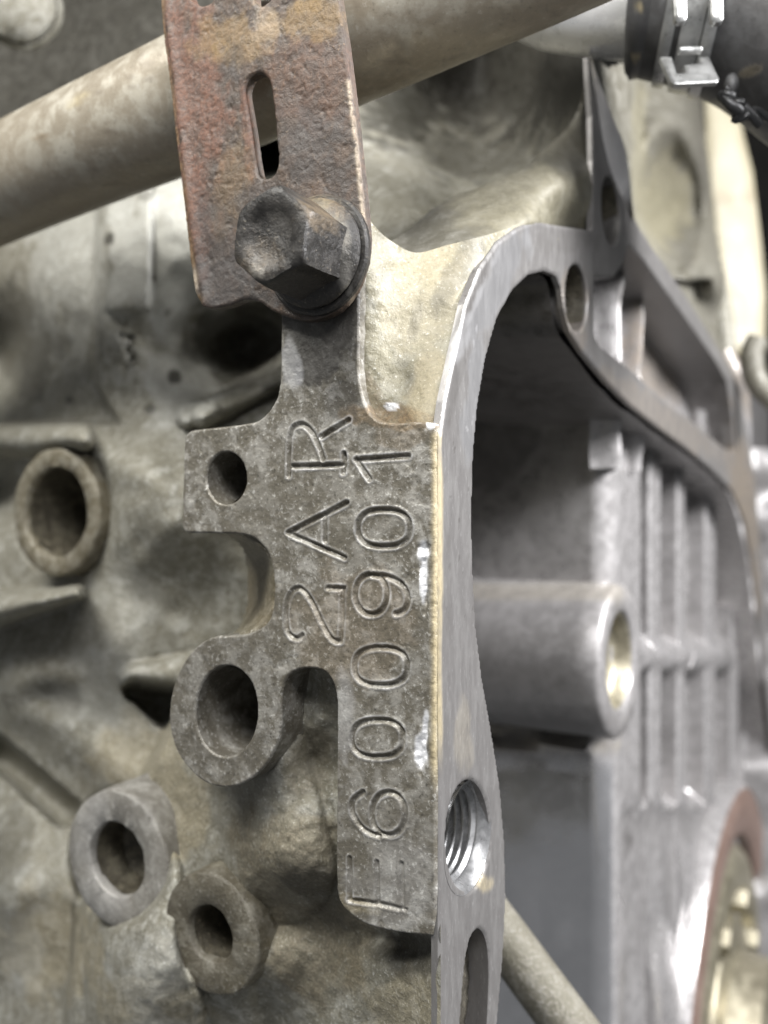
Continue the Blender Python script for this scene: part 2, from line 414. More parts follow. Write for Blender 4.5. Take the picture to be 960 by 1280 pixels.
def text_h(u, v):
    P = np.stack([u, v], -1); h = np.zeros(len(P))
    nz = fbm(np.stack([u, v, 0 * u], -1), 25, 2, 31)
    wv = 3.2; lo = on_b(350, 640)[0] - 20
    for pts, dp in strokes:
        mn = pts.min(0) - 16; mx = pts.max(0) + 16
        m = (P[:, 0] > mn[0]) & (P[:, 0] < mx[0]) & (P[:, 1] > mn[1]) & (P[:, 1] < mx[1])
        if not m.any(): continue
        Q = P[m]; best = np.full(len(Q), 1e9)
        for i in range(len(pts) - 1):
            a, b = pts[i], pts[i + 1]; d = b - a; t = np.clip(((Q - a) @ d) / (d @ d + 1e-9), 0, 1)
            best = np.minimum(best, np.linalg.norm(Q - a - t[:, None] * d, axis=1))
        kk = np.clip(1 + .35 * nz[m], .5, 1.4) * dp
        g = -4.6 * kk * smooth(1.25 - best / wv) + 1.1 * kk * np.exp(-((best - wv * 1.7) / 1.5) ** 2)
        h[m] = np.where(np.abs(g) > np.abs(h[m]), g, h[m])
    return h
chips = [(530, 686, 9, 10, 6), (529, 710, 6, 20, 5), (532, 745, 4, 25, 3), (526, 940, 10, 26, 5), (531, 915, 6, 18, 4)]
def pad_h(u, v, sdf):
    P3 = np.stack([u, v, 0 * u], -1)
    h = fbm(P3, 120, 3, 1) * 2.2 + fbm(P3, 14, 3, 2) * .8 + text_h(u, v)
    pit = fbm(P3, 9, 2, 77); h = h - .6 * smooth((pit - .38) / .2)
    px, py = project(padfr(u, v, 0 * u))
    # nicks along the outer edge
    for cx, cy, rx, ry, dp in chips:
        d = np.sqrt(((px - cx) / rx) ** 2 + ((py - cy) / ry) ** 2) + .35 * fbm(P3, 12, 3, 15)
        h = h - dp * smooth(1.2 - d) * (1 + .8 * fbm(P3, 9, 3, 5))
    h = h - 5 * smooth((px - 541) / 6)              # rounded over to the flange face
    # milled lower end is scraped
    h = h + .18 * np.sin(px * 1.1 + fbm(P3, 30, 2, 6) * 3) * smooth((py - 1065) / 20) * smooth((1160 - py) / 20)
    return h
def pad_tint(px, py, V):
    T = blobs((492, 522, 60, 13, 4, 0, .9), (500, 545, 35, 16, 0, 0, .35), (395, 420, 52, 60, 0, 2, .9), (400, 380, 60, 45, 0, 2, 1), (425, 500, 22, 30, 0, 2, .5),
              (363, 452, 12, 30, -8, 1, .25), (538, 530, 5, 6, 0, 1, .9), (285, 890, 75, 95, 0, 2, .25),
              (440, 780, 70, 70, 0, 0, .35), (430, 900, 12, 60, 0, 1, .16), (500, 1100, 50, 60, 0, 1, .10), (440, 1130, 40, 10, 10, 3, .3), n=.7, size=26)(px, py, V)
    T[:, 1] = np.maximum(T[:, 1], blobs((529, 690, 8, 14, 0, 1, 1), (530, 722, 4.5, 34, 3, 1, 1), (526, 942, 8, 24, -4, 1, 1), (531, 912, 4, 22, 4, 1, 1), n=.7, size=16)(px, py, V)[:, 1])
    edge = smooth(1 - np.abs(px - 544 - 3 * fbm(V, 50, 3, 4)) / 9) * smooth((py - 535) / 12) * smooth((1000 - py) / 60)
    T[:, 3] = np.maximum(T[:, 3], edge * .95)
    T[:, 0] *= (1 - T[:, 1]); T[:, 3] *= 1 - smooth(T[:, 1] * 2) 
    q = V - P0; th_ = text_h(q @ M, q[:, 2]); br = .6 + .4 * fbm(V, 12, 2, 3)
    T[:, 1] = np.maximum(T[:, 1], .5 * smooth(th_ / 1.2) * br ** 2); T[:, 2] = np.maximum(T[:, 2], .12 * smooth((-th_ - 2.5) / 2))
    return T
pad = plate('number_pad', [L0, h1, h2], padfr, 1.6, [lambda u, v: 12 + 58 * smooth((-40 - u) / 50), 230, 260], 3.0, pad_h, pad_m, block, pad_tint, label='dirty pad stamped 2AR and E600901', rows=10)

def bore(name, px, py, b, r, dep, mat=bore_m, parent=pad, axis=-D, floor=True):
    c = at(px, py, Yb(px, b))
    prof = [(r, 0), (r, -dep * .3), (r * .98, -dep * .6), (r * .97, -dep)] + ([(r * .5, -dep - r * .3), (0.1, -dep - r * .4)] if floor else [])
    return lathe(name, prof, c, axis, mat, parent, seg=48, wob=2.0, wsize=18, sharp=60)
bore('bolt_hole', 282.5, 597.5, 14, 37.5, 190)
bore('dowel_hole', 283, 889, 14, 67, 300)

# ---------------------------------------------------------------- machined mating flange
def flfr(u, v, h): return eng(h, u, v)
def fpx(pts): pts = np.asarray(pts, float); return on_a(pts[:, 0], pts[:, 1])
outer = [(550, 1340), (550, 1260), (550, 1200), (550, 1165), (550, 1100), (550, 900), (550, 700), (550, 545), (556, 500), (569, 440), (582, 380), (600, 335), (622, 302),
         (648, 284), (668, 276), (700, 282), (741, 288), (742, 200), (741, 145), (738, 100), (736.5, 68), (746, 130), (757, 190), (770, 230), (788, 262), (803, 290), (830, 328), (860, 374), (885, 413),
         (905, 446), (921, 478), (931, 520), (938, 560), (945, 610), (952, 690), (962, 800), (972, 900), (972, 1000), (966, 930), (957, 850), (949, 770), (941, 700), (931, 650), (917, 614), (890, 586), (860, 561),
         (825, 535), (790, 507), (760, 477), (730, 440), (714, 415), (706, 385), (703, 360), (697, 345), (682, 338), (662, 343), (642, 362), (622, 398),
         (607, 450), (597, 510), (592, 570), (590, 640), (591, 700), (595, 780), (603, 848), (613, 905), (625, 980), (631, 1050), (633, 1120), (629, 1200), (622, 1280), (618, 1340)]
pocket = [(743, 347), (768, 347), (779, 330), (787, 306), (805, 324), (832, 362), (867, 411), (896, 452), (910, 478), (914, 505), (917, 530), (919, 561), (913, 566), (861, 523), (832, 502), (788, 461), (750, 432), (743, 418)]
slot = np.concatenate([spline([(576, 1280), (580, 1225), (584, 1192), (590, 1170), (599, 1161), (607, 1169), (612, 1190), (613, 1230), (611, 1280)], 5, False), [(608, 1336), (573, 1336)]])
holes = [ell(764, 263, 11.5, 43, 40, -4), ell(721, 372, 14, 42, 40, -2), ell(585.5, 1045, 28, 70, 48, 1), slot, np.array(pocket)]
fl_loops = [fpx(outer)] + [fpx(h) for h in holes]
def fl_h(u, v, sdf):
    P3 = np.stack([u, v, 0 * u], -1)
    return fbm(P3, 300, 2, 3) * .8
def fl_tint(px, py, V):
    T = blobs((590, 375, 9, 62, 22, 2, .65), (572, 470, 7, 60, 12, 2, .55), (700, 300, 38, 18, 0, 2, .45), (560, 720, 7, 70, 0, 2, .3), (601, 1103, 16, 12, 40, 3, .6),
              (576, 925, 12, 40, 0, 3, .18), (620, 360, 18, 80, 30, 1, .30), (592, 500, 10, 90, 5, 1, .3), (820, 520, 110, 22, 32, 0, .30), (930, 650, 18, 120, -5, 0, .6), (716, 395, 20, 50, 0, 0, .35),
              n=.8, size=40)(px, py, V)
    T[:, 3] = np.maximum(T[:, 3], .9 * smooth((554.5 + 2 * fbm(V, 40, 3, 4) - px) / 4) * smooth((py - 535) / 10) * smooth((980 - py) / 90))
    dots = fbm(V, 10, 2, 41); T[:, 2] = np.maximum(T[:, 2], .7 * smooth((dots - .5) / .1) * (px < 600) * (py < 780))
    return T
flange = plate('mating_flange', fl_loops, flfr, 3.2, [9, 150, 150, 16, 36, 40], 3.0, fl_h, mach_m, block, fl_tint, label='smooth machined grey face', rows=6)

# threaded hole in the flange face
ctr = at(586, 1045, Ya(586, 0)); R0 = 70 * Ya(585, 0) / F
prof = [(R0 + .5, .3), (R0 * .93, -7), (R0 * .86, -16)]
for k in range(12):
    hh = -16 - k * 11.5
    prof += [(R0 * .86, hh - .5), (R0 * .86, hh - 2.5), (R0 * .78, hh - 7), (R0 * .78, hh - 9)]
prof += [(R0 * .74, -160), (.1, -190)]
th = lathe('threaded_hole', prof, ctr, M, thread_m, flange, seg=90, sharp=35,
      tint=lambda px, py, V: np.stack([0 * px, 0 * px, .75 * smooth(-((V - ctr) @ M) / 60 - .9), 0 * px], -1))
# shear the turns into a helix
for v_ in th.data.vertices:
    p = np.array(v_.co) / S - ctr; hh = p @ M
    if -156 < hh < -10:
        q = p - hh * M; an_ = math.atan2(q[2], q @ D) / (2 * math.pi); v_.co = Vector((np.array(v_.co) / S + M * 11.5 * an_ * 1.0) * S)
# dark floor plug of slot
def facing_plate(name, pts, a, th_, mat, parent, step=12, tint=None, hf=None, bev=4, label=None):
    lp = on_a(np.asarray(pts, float)[:, 0], np.asarray(pts, float)[:, 1], 0)
    return plate(name, [lp], lambda u, v, h: eng(np.asarray(h) + a, u, v), step, [th_], bev, hf or (lambda u, v, s: fbm(np.stack([u, v, 0 * u], -1), 30, 3, 4) * 6), mat, parent, tint, label)
for (hx, hy, hr) in [(764, 263, 43), (721, 372, 42)]:
    hc = at(hx, hy, Ya(float(hx), 0)); rr = hr * hc[1] / F
    lathe('bolt_hole', [(rr * 1.0, -6), (rr * .99, -60), (rr * .98, -150), (.1, -152)], hc, M, bore_m, flange, seg=48, sharp=50)
facing_plate('slot_floor', roundpoly([(586, 1150), (622, 1150), (622, 1342), (580, 1342)], 5), -34, 6, bore_m, flange, 5, tint=lambda px, py, V: np.stack([0 * px, 0 * px, .6 + 0 * px, 0 * px], -1))

# ---------------------------------------------------------------- sandy cast web beside the neck of the pad
_rb = {}
def shep(ctrl, px, py, *_):
    """thin-plate surface through the control points"""
    c = np.array(ctrl, float); key = c.tobytes()
    if key not in _rb:
        X = c[:, :2] / 100; n = len(X)
        r = np.linalg.norm(X[:, None] - X[None], axis=-1); K = np.where(r > 0, r * r * np.log(r + 1e-12), 0) + .02 * np.eye(n)
        Pm = np.concatenate([np.ones((n, 1)), X], 1)
        A = np.block([[K, Pm], [Pm.T, np.zeros((3, 3))]]); _rb[key] = (X, np.linalg.solve(A, np.concatenate([c[:, 2], np.zeros(3)])))
    X, wv = _rb[key]; px = np.asarray(px, float); py = np.asarray(py, float); out = wv[-3] + wv[-2] * px / 100 + wv[-1] * py / 100
    for k in range(len(X)):
        r2 = (px / 100 - X[k, 0]) ** 2 + (py / 100 - X[k, 1]) ** 2; out = out + wv[k] * .5 * r2 * np.log(r2 + 1e-12)
    return out
def bumpf(px, py, cx, cy, rx, ry, an, amp, pw=1.0):
    c, s = math.cos(math.radians(an)), math.sin(math.radians(an))
    u = ((px - cx) * c + (py - cy) * s) / rx; v = (-(px - cx) * s + (py - cy) * c) / ry
    return amp * np.exp(-(u * u + v * v) ** pw)
def rib(px, py, x1, y1, x2, y2, r, amp, r2=None):
    d = np.array([x2 - x1, y2 - y1], float); L2 = d @ d
    t = np.clip(((px - x1) * d[0] + (py - y1) * d[1]) / L2, 0, 1); rr = r + ((r2 or r) - r) * t
    q = np.sqrt((px - x1 - t * d[0]) ** 2 + (py - y1 - t * d[1]) ** 2) / rr
    return amp * np.sqrt(np.maximum(1 - q * q, 0)) * (q < 1)
def bf(px, a):                    # b of the plane a=const at pixel column px
    return on_a(px, 640.0, a)[..., 0]
web_px = np.concatenate([
    [(450, 545), (448, 480), (446, 400), (446, 330), (452, 262)],
    spline([(456, 266), (470, 285), (490, 302), (520, 316), (560, 306), (600, 296), (640, 284), (668, 274)], 5, False),
    [(700, 300)], spline([(668, 290), (640, 300), (618, 318), (603, 345), (588, 390), (573, 450), (561, 505), (556, 548)], 4, False)])
wc = []
for y in range(250, 570, 30): wc += [(440, y, 16), (452, y, 14)]
for (x, y) in [(555, 545), (558, 500), (571, 440), (584, 380), (602, 335), (624, 302), (650, 286), (670, 278), (700, 284)]:
    wc.append((x, y, float(bf(np.array(x * 1.0), -5))))
wc += [(490, 400, 46), (520, 400, 62), (545, 400, 74), (490, 340, 52), (530, 350, 80), (560, 350, 95), (500, 470, 42), (535, 470, 40), (490, 520, 22), (530, 530, 12), (510, 318, 85), (480, 300, 60), (600, 298, 145), (560, 310, 120)]
def web_fr(u, v, h):
    b = shep(wc, u, v, 3.0, 8) - 14 * np.exp(-((v - 545) / 12) ** 2) * 0
    return at(u, v, Yb(u, b - np.asarray(h) * 1.0))
def web_h(u, v, sdf):
    P3 = np.stack([u, v, 0 * u], -1)
    return fbm(P3, 70, 3, 12) * 3 + fbm(P3, 9, 3, 13) * 1.3
def web_tint(px, py, V):
    T = blobs((500, 522, 55, 14, 6, 0, 1), (460, 500, 14, 30, 0, 0, .6), (530, 380, 45, 60, 20, 3, .22), (540, 330, 40, 30, -20, 3, .35), (575, 335, 16, 60, 30, 2, .45), (535, 480, 22, 50, 10, 3, .45),
              (519, 400, 7, 24, 16, 2, .28), (512, 475, 8, 18, 6, 2, .28), (490, 508, 7, 4, 0, 1, 1), (470, 320, 18, 30, 0, 2, .2), n=.7, size=24)(px, py, V)  # small pale spot paints in the glint near the lower end
    return T
plate('cast_web', [web_px], web_fr, 3.2, [120], 0, web_h, web_m, block, web_tint, rows=4)

# ---------------------------------------------------------------- cast wall of the block seen behind the pad
base_ctrl = [(-140, -140, 800), (300, -140, 900), (700, -140, 1200), (-140, 150, 600), (0, 420, 560), (60, 350, 470), (160, 350, 440), (270, 330, 470), (310, 440, 640), (200, 250, 450), (90, 470, 480),
             (-140, 420, 600), (470, 120, 1100), (540, 150, 1250), (610, 130, 1500), (600, 60, 1500), (560, 60, 1300), (690, 80, 1000), (480, 20, 1200), (100, 60, 900), (0, 60, 900), (460, 210, 680), (520, 235, 640), (470, 270, 520), (600, 240, 900), (690, 160, 900), (720, 200, 800), (620, 300, 500), (500, 300, 430), (350, 560, 480), (200, 520, 420), (60, 600, 470), (150, 650, 380), (260, 730, 420), (300, 620, 400),
             (0, 780, 430), (100, 850, 380), (180, 870, 420), (0, 1000, 420), (60, 930, 430), (130, 980, 400), (40, 1100, 340), (0, 1250, 320), (-140, 900, 450), (-140, 1280, 340), (80, 1200, 330), (220, 820, 430), (400, 700, 420), (540, 640, 300), (540, 500, 300)]
def poly_step(px, py, pts, amp, wd, softness=1.0):
    P = np.stack([px, py], -1); L = [np.asarray(pts, float)]
    _, d, _ = seg_dist(P, L); s = np.where(inside(P, L), d, -d)
    return amp * smooth(s / wd + .5)
def wall_b(px, py):
    b = shep(base_ctrl, px, py, 3.0, 22)
    # raised embossed panel and its step
    b = b + poly_step(px, py, [(122, 200), (120, 480), (150, 530), (-200, 530), (-200, 200)], 50, 7)
    b = b - poly_step(px, py, roundpoly([(128, 180), (192, 180), (188, 388), (132, 390)], 8), 24, 7)
    b = b - bumpf(px, py, 158, 445, 22, 38, 0, 10) 
    for (x1, y1, x2, y2) in [(152, 420, 166, 422), (166, 422, 160, 436), (160, 436, 167, 448), (167, 448, 156, 460)]: b = b + rib(px, py, x1, y1, x2, y2, 4, 9)
    # round bars running in from the left
    b = b - rib(px, py, -150, 552, 100, 548, 27, 130, 20)
    b = b - rib(px, py, -150, 790, 96, 742, 46, 190, 10)
    # diagonal rib above the tab
    b = b - rib(px, py, 255, 520, 365, 455, 17, 110, 20) - rib(px, py, 235, 520, 262, 515, 16, 60)
    b = b + bumpf(px, py, 325, 425, 60, 42, -20, 120)
    b = b + bumpf(px, py, 0, 450, 45, 60, 0, 140) + bumpf(px, py, -10, 610, 40, 40, 0, 150)
    # body between the blurred boss and the pad
    b = b - bumpf(px, py, 190, 640, 95, 75, 10, 90) - bumpf(px, py, 150, 580, 70, 30, 20, 50)
    # bumpy lower left with crevices
    b = b - bumpf(px, py, 40, 850, 70, 45, -15, 60) + bumpf(px, py, 60, 872, 30, 20, 0, 40) - bumpf(px, py, 150, 800, 50, 60, 0, 40)
    b = b + rib(px, py, -20, 925, 82, 1015, 20, 95, 22) + rib(px, py, 168, 862, 215, 885, 15, 110, 30)
    b = b - rib(px, py, 170, 848, 240, 842, 20, 60, 26)
    b = b - bumpf(px, py, 100, 930, 70, 34, 35, 50) - bumpf(px, py, 5, 1080, 45, 90, 0, 55)
    # near ledge under the ring bosses
    led = [(226, 880), (165, 1000), (128, 1060), (92, 1170), (84, 1290), (80, 1480), (700, 1480), (700, 860), (520, 700), (360, 760)]
    tgt = shep([(200, 950, 190), (180, 1000, 215), (240, 930, 175), (300, 1000, 120), (340, 1010, 85), (400, 1050, 75), (360, 1090, 70), (300, 1080, 110), (225, 1060, 150), (325, 1160, 112), (318, 1225, 120), (120, 1150, 215), (130, 1250, 175), (190, 1230, 150),
                (240, 1290, 170), (330, 1150, 150), (330, 1260, 165), (400, 1140, 105), (420, 1200, 110), (420, 1290, 120), (480, 1200, 60), (490, 1290, 75), (548, 1180, 0), (548, 1290, 0), (556, 1240, -4), (552, 1330, 0), (548, 1230, 0), (530, 1290, 28), (530, 1180, 36),
                (385, 870, 62), (360, 900, 50), (412, 900, 62), (388, 950, 95), (420, 1000, 70), (356, 960, 62), (500, 900, 60), (540, 900, 40), (385, 780, 40), (500, 760, 40), (150, 1470, 160), (420, 1470, 130), (300, 900, 110), (540, 1100, 30), (250, 830, 260)], px, py, 3.2, 14)
    tgt = tgt - rib(px, py, 165, 1100, 188, 1330, 66, 70, 78) - rib(px, py, 268, 1180, 292, 1330, 40, 36, 46) - rib(px, py, 325, 950, 352, 1085, 62, 34, 70)
    tgt = tgt - bumpf(px, py, 365, 1060, 58, 60, 20, 20) - bumpf(px, py, 180, 1215, 55, 70, 0, 40)  - bumpf(px, py, 350, 1210, 34, 60, 15, 22) + bumpf(px, py, 480, 1175, 80, 16, 10, 25)
    L = [np.asarray(led, float)]; P = np.stack([px, py], -1); _, d, _ = seg_dist(P, L); s = np.where(inside(P, L), d, -d)
    k = smooth(s / 14 + .5)
    b = b * (1 - k) + tgt * k
    for (cx, cy, rx, ry, am) in [(330, 195, 34, 34, 350), (150, 1072, 54, 72, 150), (266, 1165, 38, 58, 130), (82, 640, 50, 72, 230), (302, 886, 52, 68, 260)]: b = b + bumpf(px, py, cx, cy, rx, ry, 0, am, 3)
    P3 = np.stack([px, py, 0 * px], -1)
    b = b + fbm(P3, 90, 3, 21) * (7 + 13 * (1 - k)) * np.clip((552 - px) / 60, .0, 1) * np.where((px > 420) & (py < 340), .3, 1) + (fbm(P3, 22, 3, 22) * 3.2 * (.5 + k) + fbm(P3, 9, 2, 23) * 2.2 * k) * np.clip((556 - px) / 50, .1, 1)
    return b
def relief(name, x0, x1, y0, y1, step, bfun, mat, parent, tint=None, plane='b', cut=None, label=None):
    xs = np.arange(x0, x1 + step, step); ys = np.arange(y0, y1 + step, step)
    X, Y_ = np.meshgrid(xs, ys, indexing='ij'); px = X.ravel().astype(float); py = Y_.ravel().astype(float)
    b = bfun(px, py); V = at(px, py, Yb(px, b) if plane == 'b' else Ya(px, b) if plane == 'a' else b)
    n = len(ys); ii, jj = np.meshgrid(np.arange(len(xs) - 1), np.arange(n - 1), indexing='ij')
    q = np.stack([ii * n + jj, ii * n + jj + 1, (ii + 1) * n + jj + 1, (ii + 1) * n + jj], -1).reshape(-1, 4)
    if cut is not None:
        c = np.stack([px[q].mean(1), py[q].mean(1)], -1); q = q[inside(c, [np.asarray(cut, float)])]
        us = np.unique(q); rm = -np.ones(len(V), int); rm[us] = np.arange(len(us)); V = V[us]; q = rm[q]
    return mesh(name, V, q.tolist(), mat, parent, True, tint, label)
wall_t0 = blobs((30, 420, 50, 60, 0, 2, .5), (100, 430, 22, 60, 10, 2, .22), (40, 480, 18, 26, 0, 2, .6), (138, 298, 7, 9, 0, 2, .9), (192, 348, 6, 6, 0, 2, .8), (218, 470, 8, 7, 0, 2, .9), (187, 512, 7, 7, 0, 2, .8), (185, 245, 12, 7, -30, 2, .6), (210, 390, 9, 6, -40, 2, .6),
               (100, 395, 12, 10, 0, 2, .5), (75, 425, 20, 8, 10, 2, .4), (86, 500, 5, 5, 0, 2, .8), (300, 430, 60, 60, 0, 2, .7), (20, 350, 30, 100, 0, 0, .3), (60, 870, 50, 22, 0, 2, .35), (100, 820, 60, 60, 0, 0, .25),  # includes the painted shadow in the recess above the diagonal rib
               (130, 1000, 40, 60, 0, 0, .25), (60, 1180, 60, 70, 0, 3, .35), (20, 1050, 24, 50, 10, 2, .35), (10, 1150, 25, 30, 0, 2, .4), (620, 90, 120, 90, 0, 2, .97), (690, 150, 60, 60, 0, 2, .6), (500, 130, 60, 50, 0, 2, .85), (600, 190, 70, 40, 0, 2, .6), (500, 230, 60, 50, 0, 2, .3), (100, 60, 200, 110, -25, 2, .97), (332, 195, 40, 36, 0, 2, .9),  # upper middle, top left and slot recess: shade painted dark
               (190, 1180, 50, 22, -10, 2, .22), (170, 945, 60, 50, 0, 3, .3), (220, 1010, 40, 50, 0, 3, .35), (360, 1070, 80, 60, 0, 0, .75), (400, 1180, 90, 60, 0, 0, .8), (400, 1110, 60, 26, 40, 2, .5), (500, 1190, 60, 24, 8, 2, .75), (330, 1180, 30, 80, 20, 1, .12),  # includes the shadow under the pad, painted as a dark patch
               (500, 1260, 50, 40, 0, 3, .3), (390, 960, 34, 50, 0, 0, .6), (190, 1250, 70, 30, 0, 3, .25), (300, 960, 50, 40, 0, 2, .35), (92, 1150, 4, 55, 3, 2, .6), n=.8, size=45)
def wall_t(px, py, V):
    T = wall_t0(px, py, V)
    T[:, 1] = blobs((225, 330, 80, 110, 10, 1, .5), (95, 330, 55, 110, 0, 1, .32), (225, 470, 50, 60, 0, 1, .4), (160, 320, 26, 70, 0, 1, .5), (130, 870, 60, 50, 30, 1, .25), (160, 760, 50, 60, 0, 1, .15),
                     (190, 1220, 40, 50, 0, 1, .25), (30, 1180, 30, 80, 0, 1, .2), (200, 1300, 80, 30, 0, 1, .25), n=.9, size=60)(px, py, V)[:, 1] * (1 - T[:, 2])
    painted_shade = smooth((215 - py - .25 * np.abs(px - 640) + 30 * fbm(V, 120, 3, 2)) / 90) * smooth((px - 430) / 60)  # shade behind and above the pipe, painted into the wall colour
    painted_shade = np.maximum(painted_shade, smooth((205 - .5 * px - py) / 25) * (px < 460))
    T[:, 2] = np.maximum(T[:, 2], painted_shade); return T
wall_m.node_tree.nodes['Principled BSDF'].inputs['Specular IOR Level'].default_value = .25
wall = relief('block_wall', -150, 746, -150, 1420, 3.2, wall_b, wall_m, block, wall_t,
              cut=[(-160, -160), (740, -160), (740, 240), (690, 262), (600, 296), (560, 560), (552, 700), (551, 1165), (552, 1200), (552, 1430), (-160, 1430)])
# flared wall of the notch between tab and ring boss
def notch_b(px, py):
    yc = np.clip((py - 667) / 128, 0, 1); xe = 341 - 46 * np.abs(2 * yc - 1.0) ** 3.2
    return 8 + 210 * np.clip((xe + 2 - px) / 34, 0, 2) ** 1.15 + fbm(np.stack([px, py, 0 * px], -1), 15, 3, 2) * 5
relief('notch_wall', 262, 348, 655, 806, 2.5, notch_b, low_m, block, blobs((325, 745, 20, 40, 0, 0, .5), (320, 690, 30, 22, 0, 2, .4)), cut=spline([(275, 662), (300, 680), (309, 712), (309, 755), (298, 785), (286, 800), (345, 804), (346, 720), (344, 668), (310, 655)], 4))

# ring bosses on the wall
def ring_boss(px, py, b, ro, ri, depth, mat, label, tint, bore_d=120, lean=-D, flare=1.15, wob=4, seg=84):
    c = at(px, py, Yb(px, b))
    prof = [(ri * .98, -18), (ri, -4), (ri + 3, -.5), (ri + (ro - ri) * .5, .8), (ro - 5, 0), (ro - 1, -3), (ro, -9), (ro * 1.01, -30), (ro * (1 + (flare - 1) * .3), -depth * .5), (ro * flare, -depth)]
    o = lathe('boss', prof, c, lean, mat, block, seg=seg, wob=wob, wsize=30, tint=tint, label=label, sharp=50)
    lathe('hole', [(ri * .985, -14), (ri * .98, -bore_d * .3), (ri * .95, -bore_d * .7), (ri * .93, -bore_d), (ri * .5, -bore_d - 12), (.1, -bore_d - 16)], c, lean, bore_m, o, seg=48, wob=1.2, wsize=18)
    return o
ring_boss(145, 1075, 120, 120, 64, 190, chalk_m, 'pale ring boss with shallow hole', blobs((165, 1010, 30, 12, 30, 2, .35), (120, 1050, 26, 60, 0, 1, .12), (130, 1120, 30, 30, 0, 1, .12), size=20), 75, flare=1.05)
ring_boss(262, 1168, 75, 95, 44, 170, low_m, 'dark ring boss with small hole', blobs((255, 1165, 90, 90, 0, 2, .55), size=30, n=.9), 90, flare=1.0)
ring_boss(68, 640, 330, 137, 97, 320, low_m, 'large boss with a wide hollow', blobs((110, 700, 30, 40, 0, 2, .2), size=30), 200, flare=1.15, wob=5)
# neck of cast metal behind the large pad boss
c = at(283, 889, Yb(283, 66)); 
lathe('boss', [(88, 6), (90, -20), (93, -80), (100, -170), (112, -280)], c, -D, low_m, block, seg=80, wob=6, wsize=50, tint=blobs((290, 950, 120, 70, 0, 0, .6), (290, 990, 60, 20, 0, 2, .5)), label='rough body behind the pad boss')

# ledge running from the flange to the back, above the pad
ledge_px = np.concatenate([spline([(440, 345), (470, 312), (505, 292), (540, 262), (575, 243), (620, 226), (652, 212), (680, 188), (705, 165), (722, 140), (735, 100), (741, 140)], 5, False), [(748, 200), (748, 296), (700, 288), (668, 282), (600, 305), (540, 330), (470, 345)]])
lc = [(700, 284, float(bf(np.array(700.), -30))), (743, 288, float(bf(np.array(743.), -12))), (743, 200, float(bf(np.array(743.), -12))), (741, 130, float(bf(np.array(741.), -12))), (736, 100, 620), (670, 278, 330), (600, 300, 200), (520, 322, 140), (460, 320, 160),
      (505, 292, 300), (540, 262, 330), (575, 243, 360), (620, 228, 400), (652, 214, 440), (690, 180, 560), (720, 142, 640), (600, 270, 280), (660, 245, 360), (700, 230, 440), (450, 345, 150)]
plate('cast_ledge', [ledge_px], lambda u, v, h: at(u, v, Yb(u, shep(lc, u, v, 3, 10) - np.asarray(h))), 4.5, [260], 8, lambda u, v, s: fbm(np.stack([u, v, 0 * u], -1), 70, 3, 7) * 5, olive_m, block,
      blobs((650, 250, 90, 40, -10, 3, .35), (530, 258, 40, 12, -25, 2, .35), (720, 170, 25, 50, 10, 2, .3), (700, 265, 60, 20, 0, 3, .4)))
# ---------------------------------------------------------------- inside of the bell: roof and wall behind the flange rim
inner_px = [(618, 1340), (622, 1280), (629, 1200), (633, 1120), (631, 1050), (625, 980), (613, 905), (603, 848), (595, 780), (591, 700), (590, 640), (592, 570), (597, 510), (607, 450), (622, 398), (642, 362), (662, 343), (682, 338), (697, 345), (703, 360), (706, 385), (714, 415), (730, 440),
            (760, 477), (790, 507), (825, 535), (860, 561), (890, 586), (917, 614), (931, 650), (941, 700), (949, 770), (957, 850), (966, 930), (972, 1000)]
def skirt(name, pts, a0, a1, n, mat, parent, out=0.0, tint=None, label=None):
    L = fpx(spline(pts, 3, False)); V = []; k = len(L)
    for r in range(n + 1):
        t = r / n
        P = eng(a0 + (np.broadcast_to(np.asarray(a1(L[:, 0]) if callable(a1) else a1, float), (k,)) - a0) * t, L[:, 0], L[:, 1] + out * t); V.append(P)
    V = np.concatenate(V); V = V + (fbm(V, 120, 3, 3) * 8)[:, None] * Z
    f = [(r * k + i, r * k + i + 1, (r + 1) * k + i + 1, (r + 1) * k + i) for r in range(n) for i in range(k - 1)]
    return mesh(name, V, f, mat, parent, True, tint, label)
roof_t = lambda px, py, V: np.stack([0 * px, 0 * px, 1.0 * smooth((600 - py) / 120), 0 * px], -1)  # roof and arch darken upward: cavity shade painted as a tint
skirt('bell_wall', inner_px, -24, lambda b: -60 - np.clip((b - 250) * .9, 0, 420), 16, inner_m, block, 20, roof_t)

def zr(py, b, a):
    P = eng(np.array(a * 1.0), np.array(b * 1.0), np.array(0.)); return (640 - py) / F * P[1]
